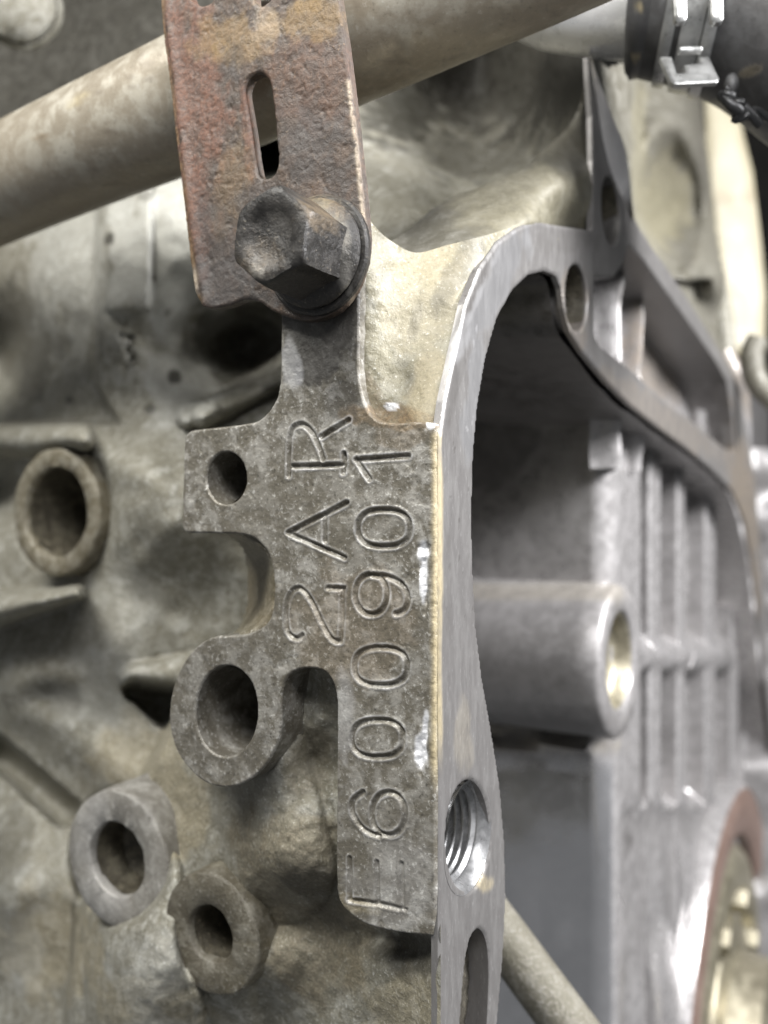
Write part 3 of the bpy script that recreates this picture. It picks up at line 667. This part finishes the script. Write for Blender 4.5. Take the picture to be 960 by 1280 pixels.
# side wall of the crankcase tower, rounded corner and rear face with upright ribs, as one heightfield along b
BW = 1100.0
def tower():
    ctrl = []
    a_s = np.linspace(-700, -150, 30); prof = [(a, BW) for a in a_s]
    R = 58; ca, cb = -96 - R, BW + R
    prof += [(ca + R * math.sin(t), cb - R * math.cos(t)) for t in np.linspace(0, math.pi / 2, 12)]
    # rear face: troughs and ribs by px column on the plane a=-100
    def bb(px, a=-100): return float(on_a(np.array(px * 1.0), 640., a)[0])
    Tp, Fl = -98, -172
    its = [(Tp, bb(800, Tp)), (Fl, bb(800, Tp) + 6)]
    for x0, x1 in [(812, 827), (847, 857), (882, 895), (914, 924)]:
        b0, b1 = bb(x0, Tp), bb(x1, Tp); its += [(Fl, b0 - 8), (Fl + 14, b0), (Tp - 5, b0 + 3), (Tp, b0 + 12), (Tp, b1 - 10), (Tp - 6, b1), (Fl, b1 + 6)]
    its += [(-190, bb(945, -150)), (-200, bb(978, -200))]
    items = its
    for a, b_ in items:
        prof.append((a, max(b_, prof[-1][1] + 2)))
    prof = np.array(prof); Q = [prof[0]]
    for k in range(1, len(prof)):
        m_ = 1 if k < 41 else 5
        for t in range(1, m_ + 1): Q.append(prof[k - 1] + (prof[k] - prof[k - 1]) * t / m_)
    Q = np.array(Q)
    zs = np.linspace(-2900, 700, 150); V = []
    for z in zs:
        V.append(eng(Q[:, 0], Q[:, 1], np.full(len(Q), z)))
    V = np.array(V)                     # (nz, nq, 3)
    # features that depend on height: work with a-offset
    A = (V - P0) @ M; B = (V - P0) @ D; px, py = project(V)
    da = np.zeros_like(A)
    # horizontal round bar with fillets
    onr = smooth((B - (BW + 60)) / 60)
    bar = np.sqrt(np.maximum(1 - ((py - 818) / 27) ** 2, 0)) * smooth((905 - px) / 8)
    tgt = -172 + 92 * bar
    A2 = np.where((bar > 0) & (onr > 0), np.maximum(A, tgt * onr + A * (1 - onr)), A)
    # below: shelf and smooth bulging wall
    k = smooth((py - 985) / 18) * onr * smooth((925 - px) / 8)
    A2 = A2 * (1 - k) + k * (-112 + 30 * np.exp(-(((px - 842) / 24) ** 2 + ((py - 1110) / 60) ** 2)) + 20 * np.exp(-((py - 1000) / 10) ** 2) + 30 * np.exp(-(((px - 812) / 20) ** 2 + ((py - 1270) / 70) ** 2)))
    k2 = smooth((545 - py + (px - 800) * .6) / 45) * onr
    A2 = A2 * (1 - k2) + k2 * -260
    V = V + (A2 - A)[..., None] * M
    # ledge below the boss on the side wall
    side = smooth((-A2 - 130) / 20) * (1 - onr)
    db = -45 * np.exp(-((py - 932) / 9) ** 2) * side + fbm(V, 150, 3, 9) * 7 + 30 * smooth((py - 945) / 20) * 0
    V = V + db[..., None] * D
    nz, nq = V.shape[:2]
    f = [(i * nq + j, i * nq + j + 1, (i + 1) * nq + j + 1, (i + 1) * nq + j) for i in range(nz - 1) for j in range(nq - 1)]
    t = blobs((650, 440, 110, 60, 0, 2, .9), (620, 560, 50, 60, 0, 2, .6), (690, 560, 60, 40, 20, 2, .25), (860, 580, 110, 22, 28, 2, .7), (909, 700, 5, 300, 0, 2, .6), (690, 932, 80, 8, 0, 3, .3), (660, 1200, 20, 80, 0, 2, .2), (700, 1180, 12, 25, 20, 2, .3), (786, 1050, 6, 12, 0, 2, .8), (715, 1010, 90, 60, -10, 2, .15), n=.8, size=90)  # upper wall and rib tops darkened as shade, the gap as an opening
    def t2(px, py, V):
        T = t(px, py, V); a_ = (V - P0) @ M; b_ = (V - P0) @ D
        T[:, 2] = np.maximum(T[:, 2], .45 * smooth((-a_ - 101) / 6) * smooth((b_ - BW - 70) / 20) * (.8 + .4 * fbm(V, 160, 2, 5)))  # dust on the rib sides that also paints in shade between ribs
        T[:, 1] = np.maximum(T[:, 1], .6 * smooth((py - 940) / 30) * smooth((-a_ - 100) / 10) * smooth((BW + 60 - b_) / 20))  # cleaner lower wall, lightened in colour in place of lamp light
        T[:, 2] = np.maximum(T[:, 2], .95 * smooth((500 - py + 40 * fbm(V, 150, 3, 5)) / 90))  # top of the cavity painted dark for shade under the arch
        return np.clip(T, 0, 1)
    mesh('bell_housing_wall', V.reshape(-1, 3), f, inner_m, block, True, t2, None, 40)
tower()
# big core plug boss
cb = at(777, 826, Ya(777, -58)); Rb = 97 * cb[1] / F
dk = blobs((660, 830, 150, 120, 0, 2, .42), (700, 905, 130, 30, 0, 2, .6), (680, 740, 120, 14, 0, 3, .3), size=60)  # cylinder toned down with a darker underside: shading painted in
boss = lathe('boss', [(Rb * .60, -30), (Rb * .62, -6), (Rb * .66, 0), (Rb * .86, 3), (Rb * .95, 0), (Rb, -10), (Rb * .99, -60), (Rb * .985, -300), (Rb * 1.0, -760)], cb, M, inner_m, block, seg=96, wob=3, wsize=120, tint=dk, label='wide cylindrical boss with a bright rim', sharp=45)
lathe('core_plug', [(Rb * .62, -8), (Rb * .58, -12), (Rb * .57, -34), (Rb * .50, -50), (Rb * .3, -54), (.1, -54)], cb, M, brass_m, boss, seg=80, label='yellow zinc plated plug', sharp=60)
# slanting pipe-like rib low in the bell
tube('diagonal_rib', [at(575, 1100, 1700), at(630, 1172, 1680), at(680, 1240, 1650), (at(740, 1320, 1620)), at(780, 1370, 1600)], 46, wall_m, block, 32, 6, tint=lambda px, py, V: np.stack([.35 + 0 * px, 0 * px, .25 + 0 * px, 0 * px], -1))
# knobs that end the outer ribs
for (x, y, y2, r, a) in [(937, 705, 760, 8, -90), (938, 822, 860, 8, -90)]:
    Y = float(Ya(np.array(x * 1.), a)); rr = r * Y / F
    tube('rib_post', [at(x + 3, y, Y), at(x - 3, y + 30, Y), at(x - 12, y + 120, Y), at(x - 20, y + 200, Y)], [rr * 1.2, rr, rr * .8, rr * .7], inner_m, block, 20, 6)
Y = float(Ya(np.array(893.), -90)); tube('rib_post', [at(862, 835, Y * .86), at(868, 818, Y * .87)], 4, inner_m, block, 12, 3)
# columns and floor inside the upper pocket
pk = lambda px, py: 0
def pocket_part():
    def bb(px, a): return float(on_a(np.array(px * 1.0), 640., a)[0])
    items = [(738, -130), (742, -110), (747, -80), (752, -66), (758, -66), (764, -84), (769, -120), (773, -120), (778, -84), (783, -66), (787, -70), (790, -95), (794, -130), (830, -150), (858, -140), (863, -110), (868, -84), (876, -80), (884, -100), (890, -84), (898, -76), (906, -90), (930, -150)]
    pr = []
    for x, a in items: pr.append((a, max(bb(x, a), (pr[-1][1] + 8) if pr else -1e9)))
    Q = spline(np.array(pr), 5, False)
    zs = np.linspace(100, 1100, 50)
    V = np.array([eng(Q[:, 0], Q[:, 1], np.full(len(Q), z)) for z in zs]); V = V + (fbm(V, 90, 3, 19) * 12)[..., None] * M
    n = V.shape[1]
    f = [(i * n + j, i * n + j + 1, (i + 1) * n + j + 1, (i + 1) * n + j) for i in range(len(zs) - 1) for j in range(n - 1)]
    Vp = V.reshape(-1, 3); qx, qy = project(Vp)
    f = [q for q in f if all(qy[k] > 285 + (qx[k] - 785) * 1.5 for k in q)]
    mesh('pocket_wall', Vp, f, inner_m, block, True, blobs((820, 420, 40, 90, 0, 0, .6), (830, 370, 60, 40, 30, 2, .85), (890, 460, 30, 25, 20, 2, .7), size=60))
pocket_part()
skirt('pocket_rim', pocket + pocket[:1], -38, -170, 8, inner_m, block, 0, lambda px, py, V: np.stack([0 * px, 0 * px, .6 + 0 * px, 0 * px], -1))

# outer upper casting to the right of the flange
edge_px = spline([(736, 66), (751, 108), (765, 148), (780, 190), (789, 235), (794, 276), (788, 268), (770, 234), (757, 194), (746, 134), (738, 90)], 4)
def up_b(px, py):
    Yf = Ya(px, -14)
    k = smooth((px - 745) / 12)
    a = -70 - 190 * smooth((px - 785) / 12) * smooth((330 - py) / 60)
    a = a - 60 * smooth((px - 850) / 40)
    dx = (px - 838) / 46; dy = (py - 262) / 105
    r = np.sqrt(dx * dx + dy * dy)
    a = a + 85 * np.exp(-((r - 1.0) / .28) ** 2) * (py < 350) - 50 * np.exp(-(r / .5) ** 2)
    a = a + 22 * np.exp(-((px - 793) / 5.0) ** 2)
    a = a - 150 * smooth((px - 868 - (py - 100) * .14) / 10) * smooth((300 - py) / 60)
    a = a + 100 * np.exp(-((px - 892) / 14.) ** 2 - ((py - 350) / 28.) ** 2)
    a = a + fbm(np.stack([px, py, 0 * px], -1), 60, 3, 3) * 16
    near = smooth((px - (788 + np.maximum(py - 265, 0) * .62)) / 14)
    return a * near + -16 * (1 - near)
relief('upper_casting', 730, 960, 40, 520, 2.8, up_b, olive_m, block, blobs((830, 250, 34, 60, 0, 3, .6), (860, 180, 40, 70, 30, 2, .25), (880, 180, 12, 70, -5, 2, .5), (800, 200, 10, 100, 0, 3, .4), (855, 300, 8, 40, -10, 2, .3), n=.6, size=60), plane='a',
       cut=[(737, 60), (760, 85), (800, 70), (850, 60), (900, 90), (897, 180), (893, 240), (896, 290), (905, 340), (912, 400), (918, 474), (900, 444), (880, 412), (855, 374), (826, 330), (800, 292), (786, 264), (770, 234), (757, 194), (746, 134)])
# bright sharp rib at the left of it
V = []; 
eL = spline([(736.5, 66), (746, 130), (757, 190), (770, 230), (790, 268)], 6, False); eR = spline([(736.5, 66), (753, 112), (768, 152), (783, 192), (792.5, 276)], 6, False)
n = len(eL)
for t in np.linspace(0, 1, 6):
    p = eL * (1 - t) + eR * t; V.append(at(p[:, 0], p[:, 1], Ya(eL[:, 0], -4) * (1 - .012 * t)))
V = np.concatenate(V)
mesh('sharp_rib', V, [(r * n + i, r * n + i + 1, (r + 1) * n + i + 1, (r + 1) * n + i) for r in range(5) for i in range(n - 1)], edge_m, block)
# folded casting edge at the far right
tube('casting_lip', [at(905, 440, 3300), at(918, 470, 3300), at(926, 500, 3350), at(930, 560, 3400), at(925, 600, 3400)], [30, 36, 30, 26, 30], inner_m, block, 20, 6, tint=lambda px, py, V: np.stack([.6 * (py < 520), 0 * px, 0 * px, 0 * px], -1))
tube('casting_lip', [at(948, 425, 3000), at(940, 445, 3000), at(948, 480, 3000), at(985, 512, 2950)], 38, olive_m, block, 24, 6)
tube('casting_lip', [at(895, 330, 3500), at(905, 400, 3450), at(910, 450, 3400)], [20, 34, 26], wall_m, block, 20, 6)
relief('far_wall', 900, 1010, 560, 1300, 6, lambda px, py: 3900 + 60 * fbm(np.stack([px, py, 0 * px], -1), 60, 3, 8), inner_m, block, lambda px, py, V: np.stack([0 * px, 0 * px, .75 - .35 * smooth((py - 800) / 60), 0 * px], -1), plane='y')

# ================================================================== CRANKSHAFT END AND SEAL
ck = at(918, 1300, float(Ya(np.array(918.), -60))); Rk = 300 * ck[1] / F
seal = thing('crankshaft_seal', 'brown ring seal round the brassy crankshaft end at the lower right corner', 'seal', ck)
lathe('outer_ring', [(Rk * 1.04, -120), (Rk * 1.04, -20), (Rk * 1.02, 6)], ck, M, inner_m, seal, seg=96, sharp=40)
lathe('seal_ring', [(Rk * 1.02, 4), (Rk * .97, 14), (Rk * .86, 10), (Rk * .82, -10), (Rk * .80, -60)], ck, M, seal_m, seal, seg=96, sharp=40)
crank = thing('crankshaft_flange', 'shiny brassy crankshaft flange inside the brown ring seal', 'crankshaft', ck - 40 * M)
lathe('flange_disc', [(Rk * .79, -120), (Rk * .78, -40), (Rk * .75, -10), (Rk * .70, 4), (Rk * .60, 0), (Rk * .58, -45), (Rk * .50, -50), (Rk * .47, -10), (Rk * .36, 10), (Rk * .34, 120), (Rk * .30, 140), (.1, 142)], ck, M, brass_m, crank, seg=96, sharp=35)
for k in range(8):
    t = k * math.pi / 4 + .4; cc = ck + Rk * .55 * (math.cos(t) * D + math.sin(t) * Z)
    lathe('flange_bolt', [(55, -40), (55, 10), (48, 22), (.1, 22)], cc, M, brass_m, crank, seg=6, sharp=30)

# ================================================================== BRACKET
br = [(196, -70), (196, -20), (198, 25), (205, 85), (214, 155), (221, 215), (229, 285), (236, 345), (241, 368), (250, 380), (264, 385), (285, 381), (305, 374), (322, 376), (340, 388), (365, 398), (392, 400), (420, 388), (441, 362), (453, 330), (457, 295), (452, 240), (446, 180), (438, 110), (430, 50), (421, -10), (415, -70)]
slotb = [(306, 112), (312, 97), (323, 91), (333, 95), (338, 106), (341, 135), (344, 165), (347, 195), (345, 212), (338, 221), (331, 223), (324, 221), (319.5, 208), (315.5, 180), (311, 150), (307.5, 128)]
hA = roundpoly([(232, -40), (238, 0), (252, 9), (266, 2), (272, -40)], 6); hB = roundpoly([(316, -40), (318, 2), (326, 9), (340, -1), (356, -14), (362, -40)], 4)
BB = -20.0
bloops = []
for p in (spline(br, 3), spline(slotb, 3), hA, hB):
    bloops.append(on_b(p[:, 0], p[:, 1], BB))
bracket = thing('steel_bracket', 'rusty brown steel bracket with a long slot, bolted over the pale pipe', 'bracket', at(402, 330, float(Yb(402., 0))))
def br_fr(u, v, h): return eng(u, BB - np.asarray(h), v)
def br_h(u, v, sdf):
    P3 = np.stack([u, v, 0 * u], -1); px, py = project(eng(u, BB + 0 * u, v))
    xl = np.interp(py, [-70, 25, 155, 285, 372], [196, 198, 214, 229, 243])
    e = px - xl
    h = fbm(P3, 90, 3, 51) * 3 + fbm(P3, 16, 4, 52, .6) * 1.0 + fbm(P3, 6, 2, 55) * .5
    h = h - 7 * smooth((10 - e) / 6)
    h = h + 4 * np.exp(-((e - 13) / 6) ** 2)
    h = h + 14 * smooth((30 - py) / 60) * 0
    return h - 1.2 * smooth((fbm(P3, 9, 2, 57) - .45) / .2)
def br_tint(px, py, V):
    T = blobs((290, 50, 50, 34, -8, 3, .55), (275, 60, 14, 12, 0, 3, .85), (390, 25, 50, 28, -5, 3, .6), (385, 8, 22, 10, 0, 3, .9), (330, 30, 26, 22, -50, 1, .16), (240, 110, 44, 130, -5, 0, .95), (240, 250, 20, 120, -5, 0, .8), (385, 90, 50, 60, 0, 0, .3), (290, 80, 18, 24, 20, 2, .4), (270, 300, 28, 60, 0, 2, .6), (285, 350, 60, 36, 0, 2, .85), (380, 190, 55, 40, 0, 2, .5),
              (290, 230, 24, 60, 10, 3, .25), (420, 250, 25, 80, 0, 2, .35), (330, 250, 60, 20, 0, 2, .5), (310, 160, 8, 60, -6, 0, .8), n=.9, size=26)(px, py, V)
    xr = np.interp(py, [-70, 50, 180, 295, 330, 362], [415, 430, 446, 457, 453, 441]); T[:, 1] = np.maximum(T[:, 1], .38 * smooth(1 - np.abs(xr - px - 1) / 5) * (fbm(V, 20, 3, 3) > -.25) * (py > 100))
    xl = np.interp(py, [-70, 25, 155, 285, 372], [196, 198, 214, 229, 243]); T[:, 3] = np.maximum(T[:, 3], .5 * smooth(1 - np.abs(px - xl - 5) / 7) * (fbm(V, 30, 3, 8) > -.1))
    T[:, 1] = np.maximum(T[:, 1], .7 * smooth(1 - np.hypot((px - 243) / 7, (py - 352) / 26)))
    return np.clip(T, 0, 1)
plate('bracket_plate', bloops, br_fr, 2.2, [14, 14, 14, 14], 2.5, br_h, rust_m, bracket, br_tint, rows=3, back=True)

# ================================================================== BOLT
BC = at(401, 321, float(Yb(397., BB)))
bolt = thing('flange_bolt_large', 'blackened hexagon flange bolt holding the rusty bracket', 'bolt', BC)
gt = lambda st: (lambda px, py, V: blobs((400, 262, 34, 30, 0, 0, .5), (430, 320, 7, 50, -8, 1, .35), (405, 290, 22, 40, -20, 3, .25), base=(0, 0, st, 0), n=.8, size=18)(px, py, V))
lathe('washer', [(20, 0), (77, 0), (79, 3), (79, 9), (76, 12), (60, 13)], BC, -D, bolt_m, bolt, seg=90, wob=1.5, wsize=20, tint=gt(.3), sharp=35)
lathe('bolt_flange', [(60, 12), (69, 13), (71.5, 16), (71, 21), (66, 26), (54, 33), (40, 36)], BC, -D, bolt_m, bolt, seg=90, wob=1.2, wsize=20, tint=gt(.2), sharp=40)
def hexhead():
    ax, u, v = basis(-D); Rh = 63.0; rot = math.radians(50); n = 96; V = []; rings = []
    def ring(h, R, roundn, inset=0):
        r = []
        for k in range(n):
            t = 2 * math.pi * k / n; tt = (t + math.pi / 6) % (math.pi / 3) - math.pi / 6
            hexr = R * math.cos(math.pi / 6) / math.cos(tt if True else 0)
            hexr = R * math.cos(math.pi / 6) / math.cos(abs(tt)); hexr = min(hexr, roundn)
            d = math.cos(t + rot) * u + math.sin(t + rot) * v; r.append(BC + d * (hexr - inset) + ax * h)
        return r
    spec = [(28, Rh * 1.0, 99, 0), (40, Rh, 99, 0), (64, Rh, 99, 0), (92, Rh, 99, 0), (104, Rh, 62, 0), (109, Rh, 59.5, .5), (112, Rh, 56.5, 2), (113, Rh, 50, 4), (111, Rh, 40, 3), (107, Rh, 33, 4), (105, Rh, 16, 0), (104.5, Rh, .5, 0)]
    for s_ in spec: V += ring(*s_)
    V = np.array(V); V = V + ax * (fbm(V, 22, 4, 61) * 1.6)[:, None] + (fbm(V, 16, 4, 62) * .9)[:, None] * u + (fbm(V, 16, 4, 63) * .9)[:, None] * v
    f = [(r * n + k, r * n + (k + 1) % n, (r + 1) * n + (k + 1) % n, (r + 1) * n + k) for r in range(len(spec) - 1) for k in range(n)]
    o = mesh('hex_head', V, f, bolt_m, bolt, True, blobs((325, 325, 30, 20, -25, 0, .25), (355, 270, 24, 24, 0, 2, .7), (400, 262, 26, 22, 0, 0, .55), (320, 340, 14, 4, 25, 1, .35), (362, 362, 50, 20, 0, 2, .9), base=(0, 0, .15, 0), n=.8, size=16), None, 38)

    sub = o.modifiers.new('subdiv', 'SUBSURF'); sub.subdivision_type = 'SIMPLE'; sub.levels = 1; sub.render_levels = 1
hexhead()

# ================================================================== PALE PIPE
def pipe_t(px, py, V):
    T = blobs((52, 172, 9, 7, 0, 0, .9), (100, 122, 16, 5, -40, 3, .7), (125, 116, 6, 5, 0, 2, .5), (162, 110, 8, 5, 0, 2, .5), (188, 81, 5, 3, 0, 2, .7), (185, 99, 6, 4, 0, 2, .7), (195, 107, 3, 3, 0, 2, .8), (136, 162, 4, 4, 0, 2, .5), (190, 137, 8, 6, 0, 2, .4), (537, 28, 7, 9, 0, 0, .5), (575, 22, 5, 5, 0, 0, .5), (484, 38, 5, 4, 0, 2, .6), n=.5, size=12)(px, py, V)
    d = fbm(V, 22, 3, 91); T[:, 2] = np.maximum(T[:, 2], .45 * smooth((d - .38) / .12) * (px > 90))
    und = smooth((py - (228 - px * .40)) / 60 + .3 * fbm(V, 80, 3, 4)); T[:, 0] = np.maximum(T[:, 0], .45 * und)
    return T
pts = [at(-160, 312, 2250), at(0, 234, 1800), at(105, 186, 1640), at(210, 140, 1530), at(330, 84, 1450), at(440, 32, 1390), at(560, -24, 1340), at(700, -88, 1300), at(860, -165, 1260)]
tube('coolant_pipe', pts, [101, 101, 101, 102, 105, 108, 110, 112, 114], pipe_m, None, 72, 12, True, .8, pipe_t)
things_prop(bpy.data.objects['coolant_pipe'], 'thick pale metal pipe running diagonally behind the rusty bracket', 'pipe')

# ================================================================== SILVER TUBE, HOSE, CLAMP
tube('outlet_tube', [at(560, -110, 2000), at(625, -45, 1820), at(680, -4, 1740), at(745, 9, 1690), at(830, 14, 1640)], [86, 86, 85, 84, 84], silver_m, None, 56, 8, True, 0)
things_prop(bpy.data.objects['outlet_tube'], 'bright silver elbow tube pushed into the black hose', 'tube')
hose = thing('rubber_hose', 'thick black rubber hose at the upper right corner with a pale scuff', 'hose', at(870, 20, 1600))
HP = [at(806, 6, 1640), at(836, 8, 1632), at(880, 12, 1620), at(960, 26, 1600), at(1060, 60, 1570), at(1200, 120, 1540)]
scuff = lambda px, py, V: np.stack([0 * px, .8 * smooth((1.3 - np.hypot(((px - 938) * .94 - (py - 89) * .34) / 14, ((px - 938) * .34 + (py - 89) * .94) / 5.5)) * 3), 0 * px, 0 * px], -1)
tube('hose_body', HP, [118, 124, 132, 158, 190, 200], rubber_m, hose, 200, 40, True, 0, scuff)
tube('hose_end', [at(792, 7, 1645), at(800, 7, 1642), at(812, 8, 1640)], [112, 121, 118], rubber_m, hose, 64, 6, True, 0, blobs((800, 8, 5, 8, 0, 3, .9), (795, 72, 5, 6, 0, 3, .6), size=10))
axv = HP[2] - HP[1]; axv = axv / np.linalg.norm(axv)
def hpos(px): # point on hose axis nearest to pixel column
    Q = spline(np.array(HP), 20, False); x, _ = project(Q); return Q[np.argmin(np.abs(x - px))]
clamp = thing('hose_clamp', 'galvanised spring clamp with a notched tab gripping the black hose', 'clamp', hpos(862))
for (px, wd, r, nm) in [(841, 20, 131, 'band'), (868, 34, 137, 'band'), (891, 20, 142, 'band')]:
    lathe(nm, [(r - 8, -wd / 2), (r, -wd / 2), (r + 1.5, 0), (r, wd / 2), (r - 8, wd / 2)], hpos(px), axv, zinc_m, clamp, seg=96, sharp=30, tint=blobs((860, 30, 4, 30, 18, 2, .8), size=12))
def slab(name, pts, Y, th_, mat, parent, tilt=0.0, step=3.0, bev=3, label=None, piv=85):
    return plate(name, [np.asarray(pts, float)], lambda u, v, h: at(u, v, Y + (v - piv) * tilt) + np.asarray(h)[:, None] * np.array([0, -1., .2]), step, [th_], bev, lambda u, v, s: fbm(np.stack([u, v, 0 * u], -1), 30, 2, 7) * 1.5, mat, parent, None, label, 2, True)
slab('notched_tab', [(826, 70), (840, 69.5), (844, 81), (846.5, 90), (858, 90), (856, 80), (875, 78), (874, 70), (887, 69), (900, 98), (897, 102), (844, 103), (839, 99)], 1490, 9, zinc_m, clamp, -1.6, 2.0, 3)
slab('raised_tab', [(841, -30), (858, -30), (859, 22), (856, 25), (847, 26), (844, 22)], 1462, 10, zinc_m, clamp, 0, 2.5, 3)
slab('raised_tab', [(887, -30), (904, -30), (905, 22), (902, 25), (893, 26), (890, 22)], 1455, 10, zinc_m, clamp, 0, 2.5, 3)
slab('cross_bar', [(850, 58), (878, 58), (878, 63), (850, 64)], 1486, 10, zinc_m, clamp, 0, 1.6, 1)

# ================================================================== CLIP, PANEL, ROUND CAP
clip = thing('cable_clip', 'small tangled black plastic cable clip hanging below the hose', 'clip', at(920, 135, 1500))
def bean(name, px, py, Y, r, mat, parent, st=(1, 1, 1)):
    c = at(px, py, Y); V = []; n = 16; m_ = 9
    for i in range(m_ + 1):
        for j in range(n):
            th_ = math.pi * i / m_; ph = 2 * math.pi * j / n
            V.append(c + r * np.array([math.sin(th_) * math.cos(ph) * st[0], math.sin(th_) * math.sin(ph) * st[1], math.cos(th_) * st[2]]))
    V = np.array(V); V += (fbm(V, r * .9, 2, 3) * r * .25)[:, None] * np.array([.6, 0, .8])
    return mesh(name, V, [(i * n + j, i * n + (j + 1) % n, (i + 1) * n + (j + 1) % n, (i + 1) * n + j) for i in range(m_) for j in range(n)], mat, parent)
bean('clip_head', 909, 122, 1500, 17, black_m, clip, (1, 1, .8)); bean('clip_head', 914, 106, 1510, 14, rubber_m, clip, (.8, 1, 1.3)); bean('clip_head', 922, 130, 1495, 13, black_m, clip, (1, 1, .7))
tube('clip_strap', [at(900, 118, 1500), at(912, 130, 1490), at(924, 140, 1495), at(918, 150, 1500), at(928, 146, 1500), at(945, 138, 1510), at(962, 150, 1520)], [7, 9, 11, 6, 8, 7, 7], black_m, clip, 12, 5)
tube('clip_strap', [at(908, 110, 1505), at(918, 124, 1500), at(932, 136, 1500), at(950, 156, 1510)], [6, 6, 8, 9], black_m, clip, 12, 5)

panel = plate('cream_panel', [np.array([(880, 90), (905, 118), (926, 155), (941, 215), (950, 290), (958, 370), (956, 430), (940, 452), (915, 440), (903, 380), (885, 240)], float)], lambda u, v, h: at(u, v, 4300 - np.asarray(h)), 5, [60], 12, lambda u, v, s: 8 * fbm(np.stack([u, v, 0 * u], -1), 60, 2, 5), cream_m, None, blobs((905, 250, 12, 14, 0, 0, .3), (935, 245, 8, 10, 0, 0, .3)))
things_prop(panel, 'tall cream painted panel seen in the gap under the hose', 'panel')
cap = thing('round_cap', 'blurred pale round metal cap in the top left corner', 'cap', at(22, 5, 2300))
lathe('cap_body', [(.1, 40), (50, 36), (86, 14), (96, -20), (90, -80), (80, -140)], at(22, 3, 2300), (.2, -1, -.3), wall_m, cap, seg=60, wob=6, wsize=60)
lathe('cap_rim', [(96, 2), (104, -8), (104, -26), (94, -34)], at(22, 3, 2300), (.2, -1, -.3), wall_m, cap, seg=60, wob=4, wsize=60)
